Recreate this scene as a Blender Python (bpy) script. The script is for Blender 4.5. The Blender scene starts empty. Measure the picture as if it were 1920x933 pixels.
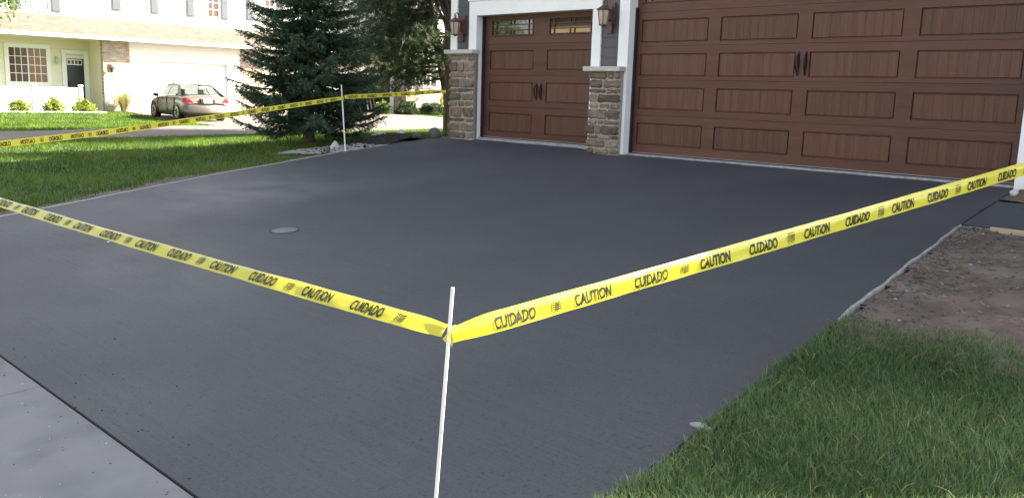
import bpy, bmesh, math, random
import numpy as np
from mathutils import Vector, Matrix
R = math.radians
scene = bpy.context.scene
col = scene.collection
rng = np.random.default_rng(7)
random.seed(7)

# ---------------------------------------------------------------- camera
cam_data = bpy.data.cameras.new('camera')
cam = bpy.data.objects.new('camera', cam_data)
col.objects.link(cam)
scene.camera = cam
YAW, PITCH, ROLL = R(-43.92), R(10.09), R(1.72)
CAM = Vector((8.125, -11.170, 0.850))
cy, sy, cp, sp = math.cos(YAW), math.sin(YAW), math.cos(PITCH), math.sin(PITCH)
fw = Vector((sy * cp, cy * cp, -sp)); rt = Vector((cy, -sy, 0)); up = rt.cross(fw)
cr, sr = math.cos(ROLL), math.sin(ROLL)
r2 = cr * rt + sr * up; u2 = -sr * rt + cr * up
cam.matrix_world = Matrix(((r2.x, u2.x, -fw.x, CAM.x), (r2.y, u2.y, -fw.y, CAM.y), (r2.z, u2.z, -fw.z, CAM.z), (0, 0, 0, 1)))
cam_data.sensor_width = 36
cam_data.lens = 36 * 1629 / 1920
cam_data.clip_start = 0.05
cam_data.clip_end = 900

# ---------------------------------------------------------------- sky, sun, exposure
SUN_AZ = R(60)          # measured from +X towards +Y
SUN_EL = R(38.3)
world = bpy.data.worlds.new('World'); scene.world = world; world.use_nodes = True
wn = world.node_tree; wn.nodes.clear()
sky = wn.nodes.new('ShaderNodeTexSky'); sky.sky_type = 'NISHITA'; sky.sun_disc = False
sky.sun_elevation = SUN_EL
sky.sun_rotation = R(90) - SUN_AZ
sky.air_density = 0.9; sky.dust_density = 2.0; sky.ozone_density = 0.6
hs = wn.nodes.new('ShaderNodeHueSaturation'); hs.inputs['Saturation'].default_value = 0.45
bg = wn.nodes.new('ShaderNodeBackground'); bg.inputs['Strength'].default_value = 0.068
wo = wn.nodes.new('ShaderNodeOutputWorld')
wn.links.new(sky.outputs[0], hs.inputs['Color']); wn.links.new(hs.outputs[0], bg.inputs[0]); wn.links.new(bg.outputs[0], wo.inputs[0])
sund = bpy.data.lights.new('sun', 'SUN'); sund.energy = 5.0; sund.angle = R(0.55); sund.color = (1, 0.90, 0.72)
sun = bpy.data.objects.new('sun', sund); col.objects.link(sun)
sdir = Vector((math.cos(SUN_EL) * math.cos(SUN_AZ), math.cos(SUN_EL) * math.sin(SUN_AZ), math.sin(SUN_EL)))
sun.rotation_euler = sdir.to_track_quat('Z', 'Y').to_euler()
vs = scene.view_settings
vs.view_transform = 'Standard'; vs.look = 'None'; vs.gamma = 1; vs.exposure = 2.92; vs.use_curve_mapping = False
scene.render.engine = 'CYCLES'

# ---------------------------------------------------------------- helpers
def tag(o, label=None, cat=None, group=None, kind=None):
    if label: o['label'] = label
    if cat: o['category'] = cat
    if group: o['group'] = group
    if kind: o['kind'] = kind
    return o

def empty(name, loc=(0, 0, 0), rz=0.0, label=None, cat=None, group=None):
    o = bpy.data.objects.new(name, None); col.objects.link(o)
    o.location = loc; o.rotation_euler = (0, 0, rz); o.empty_display_size = 0.1
    return tag(o, label, cat, group)

def mesh_obj(name, verts, faces, mat, parent=None, smooth=False, world=True, bevel=0.0):
    """verts in world coords (translated into parent's frame when the parent is only translated)"""
    off = parent.matrix_basis.translation if (parent is not None and world) else Vector((0, 0, 0))
    if parent is not None and world and parent.parent is not None:
        off = off + parent.parent.matrix_basis.translation
    me = bpy.data.meshes.new(name)
    me.from_pydata([(v[0] - off[0], v[1] - off[1], v[2] - off[2]) for v in verts], [], faces)
    me.update()
    if mat is not None: me.materials.append(mat)
    if smooth: me.polygons.foreach_set('use_smooth', [True] * len(me.polygons))
    o = bpy.data.objects.new(name, me); col.objects.link(o)
    if parent is not None: o.parent = parent
    if bevel > 0:
        m = o.modifiers.new('bevel', 'BEVEL'); m.width = bevel; m.segments = 2; m.limit_method = 'ANGLE'
    return o

BOXF = [(0, 3, 2, 1), (4, 5, 6, 7), (0, 1, 5, 4), (1, 2, 6, 5), (2, 3, 7, 6), (3, 0, 4, 7)]
def boxv(x0, x1, y0, y1, z0, z1):
    return [(x0, y0, z0), (x1, y0, z0), (x1, y1, z0), (x0, y1, z0), (x0, y0, z1), (x1, y0, z1), (x1, y1, z1), (x0, y1, z1)]
def box(name, x0, x1, y0, y1, z0, z1, mat, parent=None, bevel=0.0, world=True):
    return mesh_obj(name, boxv(x0, x1, y0, y1, z0, z1), BOXF, mat, parent, bevel=bevel, world=world)

class MB:
    def __init__(s): s.v = []; s.f = []
    def add(s, v, f):
        n = len(s.v); s.v += [tuple(p) for p in v]; s.f += [tuple(i + n for i in q) for q in f]
    def box(s, *a): s.add(boxv(*a), BOXF)
    def tube(s, pts, rad, seg=8, cap=True):
        pts = [Vector(p) for p in pts]; n = len(pts)
        if not hasattr(rad, '__len__'): rad = [rad] * n
        vs_, fs_ = [], []
        prev = None
        for i, p in enumerate(pts):
            t = (pts[min(i + 1, n - 1)] - pts[max(i - 1, 0)]).normalized()
            a = t.orthogonal().normalized() if prev is None else (prev - t * prev.dot(t)).normalized()
            prev = a; b = t.cross(a)
            for k in range(seg):
                th = 2 * math.pi * k / seg
                vs_.append(p + (a * math.cos(th) + b * math.sin(th)) * rad[i])
        for i in range(n - 1):
            for k in range(seg):
                k2 = (k + 1) % seg
                fs_.append((i * seg + k, i * seg + k2, (i + 1) * seg + k2, (i + 1) * seg + k))
        if cap:
            fs_.append(tuple(reversed(range(seg)))); fs_.append(tuple((n - 1) * seg + k for k in range(seg)))
        s.add(vs_, fs_)
    def lathe(s, c, prof, seg=16, axis='Z', cap=True):
        vs_, fs_ = [], []
        for (r, h) in prof:
            for k in range(seg):
                th = 2 * math.pi * k / seg
                a, b = r * math.cos(th), r * math.sin(th)
                if axis == 'Z': vs_.append((c[0] + a, c[1] + b, c[2] + h))
                elif axis == 'Y': vs_.append((c[0] + a, c[1] + h, c[2] + b))
                else: vs_.append((c[0] + h, c[1] + a, c[2] + b))
        n = len(prof)
        for i in range(n - 1):
            for k in range(seg):
                k2 = (k + 1) % seg
                fs_.append((i * seg + k, i * seg + k2, (i + 1) * seg + k2, (i + 1) * seg + k))
        if cap: fs_.append(tuple(reversed(range(seg)))); fs_.append(tuple((n - 1) * seg + k for k in range(seg)))
        s.add(vs_, fs_)
    def build(s, name, mat, parent=None, smooth=False, world=True, bevel=0.0):
        return mesh_obj(name, s.v, s.f, mat, parent, smooth, world, bevel)

def np_mesh(name, V, F, mat, parent=None, colors=None, smooth=False):
    """V (n,3), F (m,3) numpy triangles"""
    me = bpy.data.meshes.new(name)
    n, m = len(V), len(F)
    me.vertices.add(n); me.vertices.foreach_set('co', np.ascontiguousarray(V, dtype=np.float32).ravel())
    me.loops.add(m * 3); me.loops.foreach_set('vertex_index', np.ascontiguousarray(F, dtype=np.int32).ravel())
    me.polygons.add(m)
    me.polygons.foreach_set('loop_start', np.arange(0, m * 3, 3, dtype=np.int32))
    me.polygons.foreach_set('loop_total', np.full(m, 3, dtype=np.int32))
    if smooth: me.polygons.foreach_set('use_smooth', np.ones(m, dtype=bool))
    me.update(); me.validate()
    if colors is not None:
        a = me.attributes.new('tint', 'FLOAT', 'POINT'); a.data.foreach_set('value', np.ascontiguousarray(colors, dtype=np.float32))
    me.materials.append(mat)
    o = bpy.data.objects.new(name, me); col.objects.link(o)
    if parent is not None: o.parent = parent
    return o

# ---------------------------------------------------------------- materials
def new_mat(name):
    m = bpy.data.materials.new(name); m.use_nodes = True
    nt = m.node_tree
    return m, nt, nt.nodes['Principled BSDF'], nt.nodes['Material Output']

def plain(name, c, rough=0.6, metal=0.0, spec=0.5):
    m, nt, b, o = new_mat(name)
    b.inputs['Base Color'].default_value = (*c, 1); b.inputs['Roughness'].default_value = rough
    b.inputs['Metallic'].default_value = metal; b.inputs['Specular IOR Level'].default_value = spec
    return m

def noisy(name, c1, c2, scale=8.0, rough=0.7, bump=0.0, bscale=None, detail=6, stretch=(1, 1, 1), spec=0.5, rnd=0.0, lo=0.3, hi=0.7, coords='Object', c3=None, c3scale=1.0):
    m, nt, b, o = new_mat(name); N, L = nt.nodes, nt.links
    tc = N.new('ShaderNodeTexCoord'); mp = N.new('ShaderNodeMapping'); mp.inputs['Scale'].default_value = stretch
    L.new(tc.outputs[coords], mp.inputs['Vector'])
    nz = N.new('ShaderNodeTexNoise'); nz.inputs['Scale'].default_value = scale; nz.inputs['Detail'].default_value = detail
    L.new(mp.outputs[0], nz.inputs['Vector'])
    rp = N.new('ShaderNodeValToRGB'); rp.color_ramp.elements[0].position = lo; rp.color_ramp.elements[1].position = hi
    rp.color_ramp.elements[0].color = (*c1, 1); rp.color_ramp.elements[1].color = (*c2, 1)
    L.new(nz.outputs['Fac'], rp.inputs[0])
    out = rp.outputs[0]
    if c3 is not None:
        n3 = N.new('ShaderNodeTexNoise'); n3.inputs['Scale'].default_value = c3scale; n3.inputs['Detail'].default_value = 4
        L.new(mp.outputs[0], n3.inputs['Vector'])
        r3 = N.new('ShaderNodeValToRGB'); r3.color_ramp.elements[0].position = 0.48; r3.color_ramp.elements[1].position = 0.68
        L.new(n3.outputs['Fac'], r3.inputs[0])
        mx = N.new('ShaderNodeMixRGB'); mx.inputs[2].default_value = (*c3, 1)
        L.new(r3.outputs[0], mx.inputs[0]); L.new(out, mx.inputs[1]); out = mx.outputs[0]
    if rnd > 0:
        oi = N.new('ShaderNodeObjectInfo'); mr = N.new('ShaderNodeMapRange')
        mr.inputs['To Min'].default_value = 1 - rnd; mr.inputs['To Max'].default_value = 1 + rnd
        L.new(oi.outputs['Random'], mr.inputs['Value'])
        hv = N.new('ShaderNodeHueSaturation'); L.new(mr.outputs[0], hv.inputs['Value']); L.new(out, hv.inputs['Color'])
        out = hv.outputs[0]
    L.new(out, b.inputs['Base Color'])
    b.inputs['Roughness'].default_value = rough; b.inputs['Specular IOR Level'].default_value = spec
    if bump > 0:
        nb = N.new('ShaderNodeTexNoise'); nb.inputs['Scale'].default_value = bscale or scale * 3; nb.inputs['Detail'].default_value = 5
        L.new(mp.outputs[0], nb.inputs['Vector'])
        bp = N.new('ShaderNodeBump'); bp.inputs['Strength'].default_value = min(1, bump * 20); bp.inputs['Distance'].default_value = bump
        L.new(nb.outputs['Fac'], bp.inputs['Height']); L.new(bp.outputs[0], b.inputs['Normal'])
    return m

def leaf_mat(name, c_dark, c_light, trans=0.35, rough=0.5):
    m, nt, b, o = new_mat(name); N, L = nt.nodes, nt.links
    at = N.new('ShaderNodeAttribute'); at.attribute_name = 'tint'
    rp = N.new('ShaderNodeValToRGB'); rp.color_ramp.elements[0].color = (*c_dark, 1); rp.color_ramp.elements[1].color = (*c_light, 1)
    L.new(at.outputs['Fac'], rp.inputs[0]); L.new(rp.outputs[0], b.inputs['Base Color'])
    b.inputs['Roughness'].default_value = rough; b.inputs['Specular IOR Level'].default_value = 0.25
    tr = N.new('ShaderNodeBsdfTranslucent'); L.new(rp.outputs[0], tr.inputs['Color'])
    mx = N.new('ShaderNodeMixShader'); mx.inputs[0].default_value = trans
    L.new(b.outputs[0], mx.inputs[1]); L.new(tr.outputs[0], mx.inputs[2]); L.new(mx.outputs[0], o.inputs['Surface'])
    return m

def wood_mat(name, c1, c2, vertical):
    """stained faux-wood door skin: long grain streaks"""
    m, nt, b, o = new_mat(name); N, L = nt.nodes, nt.links
    tc = N.new('ShaderNodeTexCoord'); mp = N.new('ShaderNodeMapping')
    mp.inputs['Scale'].default_value = (60, 1, 1.6) if vertical else (1.6, 1, 40)
    oi = N.new('ShaderNodeObjectInfo'); sc = N.new('ShaderNodeVectorMath'); sc.operation = 'SCALE'
    cmb = N.new('ShaderNodeCombineXYZ'); L.new(oi.outputs['Random'], cmb.inputs[0]); L.new(oi.outputs['Random'], cmb.inputs[2])
    L.new(cmb.outputs[0], sc.inputs[0]); sc.inputs['Scale'].default_value = 37.0
    ad = N.new('ShaderNodeVectorMath'); ad.operation = 'ADD'
    L.new(tc.outputs['Object'], mp.inputs['Vector']); L.new(mp.outputs[0], ad.inputs[0]); L.new(sc.outputs[0], ad.inputs[1])
    n1 = N.new('ShaderNodeTexNoise'); n1.inputs['Scale'].default_value = 1.0; n1.inputs['Detail'].default_value = 8; n1.inputs['Roughness'].default_value = 0.7
    L.new(ad.outputs[0], n1.inputs['Vector'])
    m2 = N.new('ShaderNodeMapping'); m2.inputs['Scale'].default_value = (0.22, 1, 0.25) if vertical else (0.25, 1, 0.22)
    L.new(ad.outputs[0], m2.inputs['Vector'])
    n2 = N.new('ShaderNodeTexNoise'); n2.inputs['Scale'].default_value = 1.0; n2.inputs['Detail'].default_value = 3
    L.new(m2.outputs[0], n2.inputs['Vector'])
    av = N.new('ShaderNodeMath'); av.operation = 'ADD'; L.new(n1.outputs['Fac'], av.inputs[0]); L.new(n2.outputs['Fac'], av.inputs[1])
    hf = N.new('ShaderNodeMath'); hf.operation = 'MULTIPLY'; hf.inputs[1].default_value = 0.5; L.new(av.outputs[0], hf.inputs[0])
    rp = N.new('ShaderNodeValToRGB'); rp.color_ramp.elements[0].position = 0.36; rp.color_ramp.elements[1].position = 0.64
    rp.color_ramp.elements[0].color = (*c1, 1); rp.color_ramp.elements[1].color = (*c2, 1)
    L.new(hf.outputs[0], rp.inputs[0])
    vr = N.new('ShaderNodeMapRange'); vr.inputs['To Min'].default_value = .88; vr.inputs['To Max'].default_value = 1.14; L.new(oi.outputs['Random'], vr.inputs['Value'])
    hv = N.new('ShaderNodeHueSaturation'); L.new(vr.outputs[0], hv.inputs['Value']); L.new(rp.outputs[0], hv.inputs['Color']); L.new(hv.outputs[0], b.inputs['Base Color'])
    b.inputs['Roughness'].default_value = 0.48; b.inputs['Specular IOR Level'].default_value = 0.35
    bp = N.new('ShaderNodeBump'); bp.inputs['Strength'].default_value = 0.25; bp.inputs['Distance'].default_value = 0.002
    L.new(n1.outputs['Fac'], bp.inputs['Height']); L.new(bp.outputs[0], b.inputs['Normal'])
    return m

def lap_mat(name, c, pitch, shade=0.6, axis=2):
    """horizontal lap siding too far off to build board by board: relief only"""
    m, nt, b, o = new_mat(name); N, L = nt.nodes, nt.links
    tc = N.new('ShaderNodeTexCoord'); sx = N.new('ShaderNodeSeparateXYZ'); L.new(tc.outputs['Object'], sx.inputs[0])
    dv = N.new('ShaderNodeMath'); dv.operation = 'DIVIDE'; dv.inputs[1].default_value = pitch; L.new(sx.outputs[axis], dv.inputs[0])
    fr = N.new('ShaderNodeMath'); fr.operation = 'FRACT'; L.new(dv.outputs[0], fr.inputs[0])
    iv = N.new('ShaderNodeMath'); iv.operation = 'SUBTRACT'; iv.inputs[0].default_value = 1.0; L.new(fr.outputs[0], iv.inputs[1])
    bp = N.new('ShaderNodeBump'); bp.inputs['Strength'].default_value = 1.0; bp.inputs['Distance'].default_value = 0.02
    L.new(iv.outputs[0], bp.inputs['Height']); L.new(bp.outputs[0], b.inputs['Normal'])
    b.inputs['Base Color'].default_value = (*c, 1); b.inputs['Roughness'].default_value = 0.55
    return m

def brick_mat(name, c1, c2, mortar, scale, axes):
    m, nt, b, o = new_mat(name); N, L = nt.nodes, nt.links
    tc = N.new('ShaderNodeTexCoord'); sx = N.new('ShaderNodeSeparateXYZ'); L.new(tc.outputs['Object'], sx.inputs[0])
    cm = N.new('ShaderNodeCombineXYZ'); L.new(sx.outputs[axes[0]], cm.inputs[0]); L.new(sx.outputs[axes[1]], cm.inputs[1])
    bt = N.new('ShaderNodeTexBrick'); bt.inputs['Scale'].default_value = scale
    bt.inputs['Color1'].default_value = (*c1, 1); bt.inputs['Color2'].default_value = (*c2, 1); bt.inputs['Mortar'].default_value = (*mortar, 1)
    bt.inputs['Mortar Size'].default_value = 0.012; bt.inputs['Brick Width'].default_value = 0.55; bt.inputs['Row Height'].default_value = 0.2
    L.new(cm.outputs[0], bt.inputs['Vector'])
    nz = N.new('ShaderNodeTexNoise'); nz.inputs['Scale'].default_value = 5; nz.inputs['Detail'].default_value = 4; L.new(tc.outputs['Object'], nz.inputs['Vector'])
    mx = N.new('ShaderNodeMixRGB'); mx.blend_type = 'OVERLAY'; mx.inputs[0].default_value = 0.55
    L.new(bt.outputs['Color'], mx.inputs[1]); L.new(nz.outputs['Fac'], mx.inputs[2]); L.new(mx.outputs[0], b.inputs['Base Color'])
    bp = N.new('ShaderNodeBump'); bp.inputs['Distance'].default_value = 0.01; bp.invert = True
    L.new(bt.outputs['Fac'], bp.inputs['Height']); L.new(bp.outputs[0], b.inputs['Normal'])
    b.inputs['Roughness'].default_value = 0.85
    return m

def shingle_mat(name, c1, c2, c3):
    m = brick_mat(name, c1, c2, c3, 2.6, (1, 0))
    return m

def glass_mat(name, c, ior=1.9, rough=0.03):
    m, nt, b, o = new_mat(name)
    b.inputs['Base Color'].default_value = (*c, 1); b.inputs['Roughness'].default_value = rough; b.inputs['IOR'].default_value = ior
    return m

def see_glass():
    m, nt, b, o = new_mat('car_glass'); N, L = nt.nodes, nt.links
    b.inputs['Base Color'].default_value = (0.02, 0.025, 0.025, 1); b.inputs['Roughness'].default_value = .03
    tr = N.new('ShaderNodeBsdfTransparent'); tr.inputs['Color'].default_value = (.60, .64, .63, 1)
    mx = N.new('ShaderNodeMixShader'); mx.inputs[0].default_value = .62
    L.new(b.outputs[0], mx.inputs[1]); L.new(tr.outputs[0], mx.inputs[2]); L.new(mx.outputs[0], o.inputs['Surface'])
    return m

def sealed_mat():
    m, nt, b, o = new_mat('fresh_dark_concrete'); N, L = nt.nodes, nt.links
    tc = N.new('ShaderNodeTexCoord')
    def noise(s, d, stretch=(1, 1, 1)):
        mp = N.new('ShaderNodeMapping'); mp.inputs['Scale'].default_value = stretch; L.new(tc.outputs['Object'], mp.inputs[0])
        n = N.new('ShaderNodeTexNoise'); n.inputs['Scale'].default_value = s; n.inputs['Detail'].default_value = d; L.new(mp.outputs[0], n.inputs['Vector']); return n.outputs['Fac']
    def ramp(f, a, b_, ca=(0, 0, 0), cb=(1, 1, 1)):
        r = N.new('ShaderNodeValToRGB'); r.color_ramp.elements[0].position = a; r.color_ramp.elements[1].position = b_
        r.color_ramp.elements[0].color = (*ca, 1); r.color_ramp.elements[1].color = (*cb, 1); L.new(f, r.inputs[0]); return r.outputs[0]
    base = ramp(noise(0.55, 5, (1, 0.6, 1)), 0.3, 0.72, (0.038, 0.041, 0.047), (0.056, 0.060, 0.067))
    # paler drying patches by the left edge (object-space spot x about -3, y about -5)
    sx = N.new('ShaderNodeSeparateXYZ'); L.new(tc.outputs['Object'], sx.inputs[0])
    def gauss(cx, cyy, rx, ry):
        a = N.new('ShaderNodeMath'); a.operation = 'SUBTRACT'; a.inputs[1].default_value = cx; L.new(sx.outputs[0], a.inputs[0])
        a2 = N.new('ShaderNodeMath'); a2.operation = 'DIVIDE'; a2.inputs[1].default_value = rx; L.new(a.outputs[0], a2.inputs[0])
        a3 = N.new('ShaderNodeMath'); a3.operation = 'POWER'; a3.inputs[1].default_value = 2; L.new(a2.outputs[0], a3.inputs[0])
        c = N.new('ShaderNodeMath'); c.operation = 'SUBTRACT'; c.inputs[1].default_value = cyy; L.new(sx.outputs[1], c.inputs[0])
        c2 = N.new('ShaderNodeMath'); c2.operation = 'DIVIDE'; c2.inputs[1].default_value = ry; L.new(c.outputs[0], c2.inputs[0])
        c3 = N.new('ShaderNodeMath'); c3.operation = 'POWER'; c3.inputs[1].default_value = 2; L.new(c2.outputs[0], c3.inputs[0])
        s = N.new('ShaderNodeMath'); s.operation = 'ADD'; L.new(a3.outputs[0], s.inputs[0]); L.new(c3.outputs[0], s.inputs[1])
        e = N.new('ShaderNodeMath'); e.operation = 'MULTIPLY'; e.inputs[1].default_value = -1; L.new(s.outputs[0], e.inputs[0])
        x = N.new('ShaderNodeMath'); x.operation = 'EXPONENT'; L.new(e.outputs[0], x.inputs[0]); return x.outputs[0]
    g1 = gauss(-2.3, -5.5, 1.2, 1.3); g2 = gauss(0.2, -8.2, 1.6, 0.8)
    gs = N.new('ShaderNodeMath'); gs.operation = 'ADD'; L.new(g1, gs.inputs[0])
    gh = N.new('ShaderNodeMath'); gh.operation = 'MULTIPLY'; gh.inputs[1].default_value = 0.45; L.new(g2, gh.inputs[0]); L.new(gh.outputs[0], gs.inputs[1])
    pn = ramp(noise(1.5, 6, (0.8, 1.3, 1)), 0.30, 0.75)
    pm = N.new('ShaderNodeMath'); pm.operation = 'MULTIPLY'; L.new(gs.outputs[0], pm.inputs[0]); L.new(pn, pm.inputs[1])
    p2 = N.new('ShaderNodeMath'); p2.operation = 'MULTIPLY'; p2.inputs[1].default_value = 0.75; L.new(pm.outputs[0], p2.inputs[0])
    mx = N.new('ShaderNodeMixRGB'); L.new(p2.outputs[0], mx.inputs[0]); L.new(base, mx.inputs[1]); mx.inputs[2].default_value = (0.17, 0.165, 0.165, 1)
    fine = ramp(noise(160, 3), 0.3, 0.7, (0.72, 0.72, 0.72), (1.25, 1.25, 1.25))
    m2 = N.new('ShaderNodeMixRGB'); m2.blend_type = 'MULTIPLY'; m2.inputs[0].default_value = 1; L.new(mx.outputs[0], m2.inputs[1]); L.new(fine, m2.inputs[2])
    # broom pits
    pit = ramp(noise(60, 3, (1, 0.6, 1)), 0.33, 0.40, (0.55, 0.55, 0.55), (1, 1, 1))
    m3 = N.new('ShaderNodeMixRGB'); m3.blend_type = 'MULTIPLY'; m3.inputs[0].default_value = 0.8; L.new(m2.outputs[0], m3.inputs[1]); L.new(pit, m3.inputs[2])
    brm = ramp(noise(9, 4, (0.12, 9, 1)), 0.3, 0.7, (0.90, 0.90, 0.90), (1.10, 1.10, 1.10))
    m4 = N.new('ShaderNodeMixRGB'); m4.blend_type = 'MULTIPLY'; m4.inputs[0].default_value = 1; L.new(m3.outputs[0], m4.inputs[1]); L.new(brm, m4.inputs[2])
    L.new(m4.outputs[0], b.inputs['Base Color'])
    rr = N.new('ShaderNodeMapRange'); L.new(noise(0.8, 3), rr.inputs['Value']); rr.inputs['To Min'].default_value = 0.55; rr.inputs['To Max'].default_value = 0.8
    L.new(rr.outputs[0], b.inputs['Roughness'])
    bp = N.new('ShaderNodeBump'); bp.inputs['Strength'].default_value = 0.6; bp.inputs['Distance'].default_value = 0.003
    L.new(noise(140, 4), bp.inputs['Height']); L.new(bp.outputs[0], b.inputs['Normal'])
    b.inputs['Specular IOR Level'].default_value = 0.5
    return m

def tape_mat():
    m, nt, b, o = new_mat('yellow_tape_film'); N, L = nt.nodes, nt.links
    b.inputs['Base Color'].default_value = (0.72, 0.66, 0.02, 1); b.inputs['Roughness'].default_value = 0.22
    b.inputs['Coat Weight'].default_value = 1.0; b.inputs['Coat Roughness'].default_value = 0.30
    tr = N.new('ShaderNodeBsdfTranslucent'); tr.inputs['Color'].default_value = (0.88, 0.81, 0.17, 1)
    mx = N.new('ShaderNodeMixShader'); mx.inputs[0].default_value = 0.45
    L.new(b.outputs[0], mx.inputs[1]); L.new(tr.outputs[0], mx.inputs[2]); L.new(mx.outputs[0], o.inputs['Surface'])
    return m

MAT = {}
MAT['driveway'] = sealed_mat()
MAT['old_concrete'] = noisy('weathered_concrete', (0.115, 0.118, 0.127), (0.180, 0.183, 0.190), 3.2, 0.85, 0.004, 150, detail=12, c3=(0.175, 0.168, 0.172), c3scale=2.5)
MAT['pale_concrete'] = noisy('pale_raw_concrete', (0.19, 0.19, 0.19), (0.33, 0.325, 0.315), 14, 0.85, 0.006, 40)
MAT['trim'] = noisy('white_trim_paint', (0.78, 0.78, 0.78), (0.84, 0.84, 0.84), 3, 0.45, 0.0)
MAT['siding'] = noisy('grey_blue_siding', (0.058, 0.059, 0.067), (0.072, 0.073, 0.082), 3, 0.55, 0.0006, 60, stretch=(1, 1, 12), rnd=0.05)
MAT['mortar'] = noisy('stone_mortar', (0.26, 0.23, 0.185), (0.40, 0.355, 0.29), 14, 0.9, 0.004, 60)
MAT['stone_a'] = noisy('brown_ledgestone', (0.095, 0.066, 0.045), (0.215, 0.160, 0.112), 9, 0.85, 0.008, 26, stretch=(1, 1, 2.2), rnd=0.45)
MAT['stone_b'] = noisy('grey_ledgestone', (0.110, 0.090, 0.070), (0.25, 0.208, 0.165), 8, 0.85, 0.008, 24, stretch=(1, 1, 2.2), rnd=0.45)
MAT['stone_c'] = noisy('rust_ledgestone', (0.15, 0.098, 0.066), (0.27, 0.205, 0.15), 9, 0.85, 0.008, 26, stretch=(1, 1, 2.2), rnd=0.25)
MAT['cap'] = noisy('limestone_cap', (0.42, 0.41, 0.38), (0.55, 0.54, 0.51), 12, 0.8, 0.003, 50)
MAT['wood_h'] = wood_mat('walnut_stain_rail', (0.062, 0.023, 0.014), (0.108, 0.044, 0.028), False)
MAT['wood_v'] = wood_mat('walnut_stain_panel', (0.060, 0.023, 0.014), (0.115, 0.050, 0.031), True)
MAT['iron'] = plain('dark_iron', (0.016, 0.013, 0.013), 0.45, 0.6)
MAT['copper'] = noisy('copper_brown_metal', (0.07, 0.032, 0.025), (0.13, 0.06, 0.045), 14, 0.42, 0.001, 40)
MAT['lamp_glass'] = noisy('seeded_lamp_glass', (0.36, 0.29, 0.23), (0.50, 0.42, 0.34), 6, 0.25)
MAT['black'] = plain('black_rubber', (0.012, 0.012, 0.013), 0.7)
MAT['glass'] = glass_mat('door_glass', (0.018, 0.016, 0.014), 1.9)
MAT['stake'] = noisy('white_painted_lath', (0.56, 0.55, 0.52), (0.80, 0.80, 0.78), 14, 0.6, 0.001, 60, stretch=(1, 1, .15))
MAT['tape'] = tape_mat()
MAT['ink'] = plain('black_tape_ink', (0.012, 0.012, 0.010), 0.5)
MAT['soil'] = noisy('dry_soil', (0.066, 0.049, 0.037), (0.130, 0.098, 0.075), 7, 0.95, 0.025, 24, c3=(0.155, 0.122, 0.096), c3scale=2.2)
MAT['thatch'] = noisy('lawn_thatch', (0.024, 0.050, 0.008), (0.056, 0.096, 0.014), 9, 0.95, 0.01, 30)
MAT['mulch'] = noisy('dark_mulch', (0.008, 0.006, 0.006), (0.028, 0.021, 0.020), 25, 0.95, 0.01, 40)
MAT['asphalt'] = noisy('lane_asphalt', (0.078, 0.066, 0.061), (0.115, 0.098, 0.091), 1.5, 0.9, 0.003, 60)
MAT['boulder'] = noisy('grey_boulder', (0.055, 0.054, 0.057), (0.12, 0.117, 0.118), 7, 0.85, 0.01, 20)
MAT['white_rock'] = noisy('pale_rock', (0.38, 0.37, 0.36), (0.58, 0.57, 0.55), 8, 0.85, 0.01, 20)
MAT['lumber'] = noisy('raw_lumber', (0.36, 0.26, 0.16), (0.50, 0.38, 0.25), 6, 0.7, 0.001, 40, stretch=(1, 8, 8))
MAT['grass_near'] = leaf_mat('grass_blade', (0.050, 0.100, 0.036), (0.225, 0.315, 0.125), 0.35)
MAT['grass_far'] = leaf_mat('lawn_blade', (0.024, 0.068, 0.009), (0.145, 0.225, 0.022), 0.5)
MAT['straw'] = noisy('dry_straw', (0.22, 0.18, 0.11), (0.38, 0.32, 0.22), 10, 0.8)
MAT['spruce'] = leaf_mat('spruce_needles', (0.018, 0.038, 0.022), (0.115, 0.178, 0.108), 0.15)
MAT['pine'] = leaf_mat('pine_needles', (0.022, 0.044, 0.020), (0.095, 0.138, 0.060), 0.22)
MAT['leaf'] = leaf_mat('broad_leaf', (0.05, 0.10, 0.018), (0.16, 0.24, 0.04), 0.45)
MAT['leaf_yellow'] = leaf_mat('yellow_green_leaf', (0.11, 0.16, 0.02), (0.32, 0.36, 0.07), 0.4)
MAT['boxwood'] = leaf_mat('boxwood_leaf', (0.015, 0.032, 0.011), (0.055, 0.085, 0.026), 0.2)
MAT['dry_grass'] = leaf_mat('ornamental_grass', (0.25, 0.22, 0.09), (0.48, 0.43, 0.20), 0.4)
MAT['bark'] = noisy('bark', (0.045, 0.033, 0.026), (0.12, 0.085, 0.062), 9, 0.95, 0.02, 24, stretch=(3, 3, 0.6))
MAT['cream'] = lap_mat('cream_siding', (0.80, 0.73, 0.55), 0.11)
MAT['white_siding'] = lap_mat('white_siding', (0.74, 0.71, 0.65), 0.11)
MAT['vinyl'] = plain('white_vinyl', (0.80, 0.80, 0.79), 0.4)
MAT['brick'] = brick_mat('tan_brick', (0.30, 0.22, 0.16), (0.44, 0.36, 0.27), (0.46, 0.43, 0.38), 2.6, (1, 2))
MAT['shingle'] = shingle_mat('tan_shingles', (0.062, 0.047, 0.037), (0.125, 0.098, 0.078), (0.038, 0.03, 0.024))
MAT['roof_dark'] = noisy('grey_shingles', (0.07, 0.065, 0.06), (0.12, 0.11, 0.10), 6, 0.9)
MAT['shutter'] = plain('slate_shutter', (0.070, 0.080, 0.098), 0.5)
MAT['pane_dark'] = glass_mat('curtained_pane_dark', (0.085, 0.05, 0.032), 1.5, 0.1)
MAT['pane_warm'] = glass_mat('curtained_pane_warm', (0.23, 0.115, 0.055), 1.5, 0.15)
MAT['pane_blind'] = glass_mat('blind_pane', (0.30, 0.29, 0.27), 1.5, 0.1)
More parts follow.
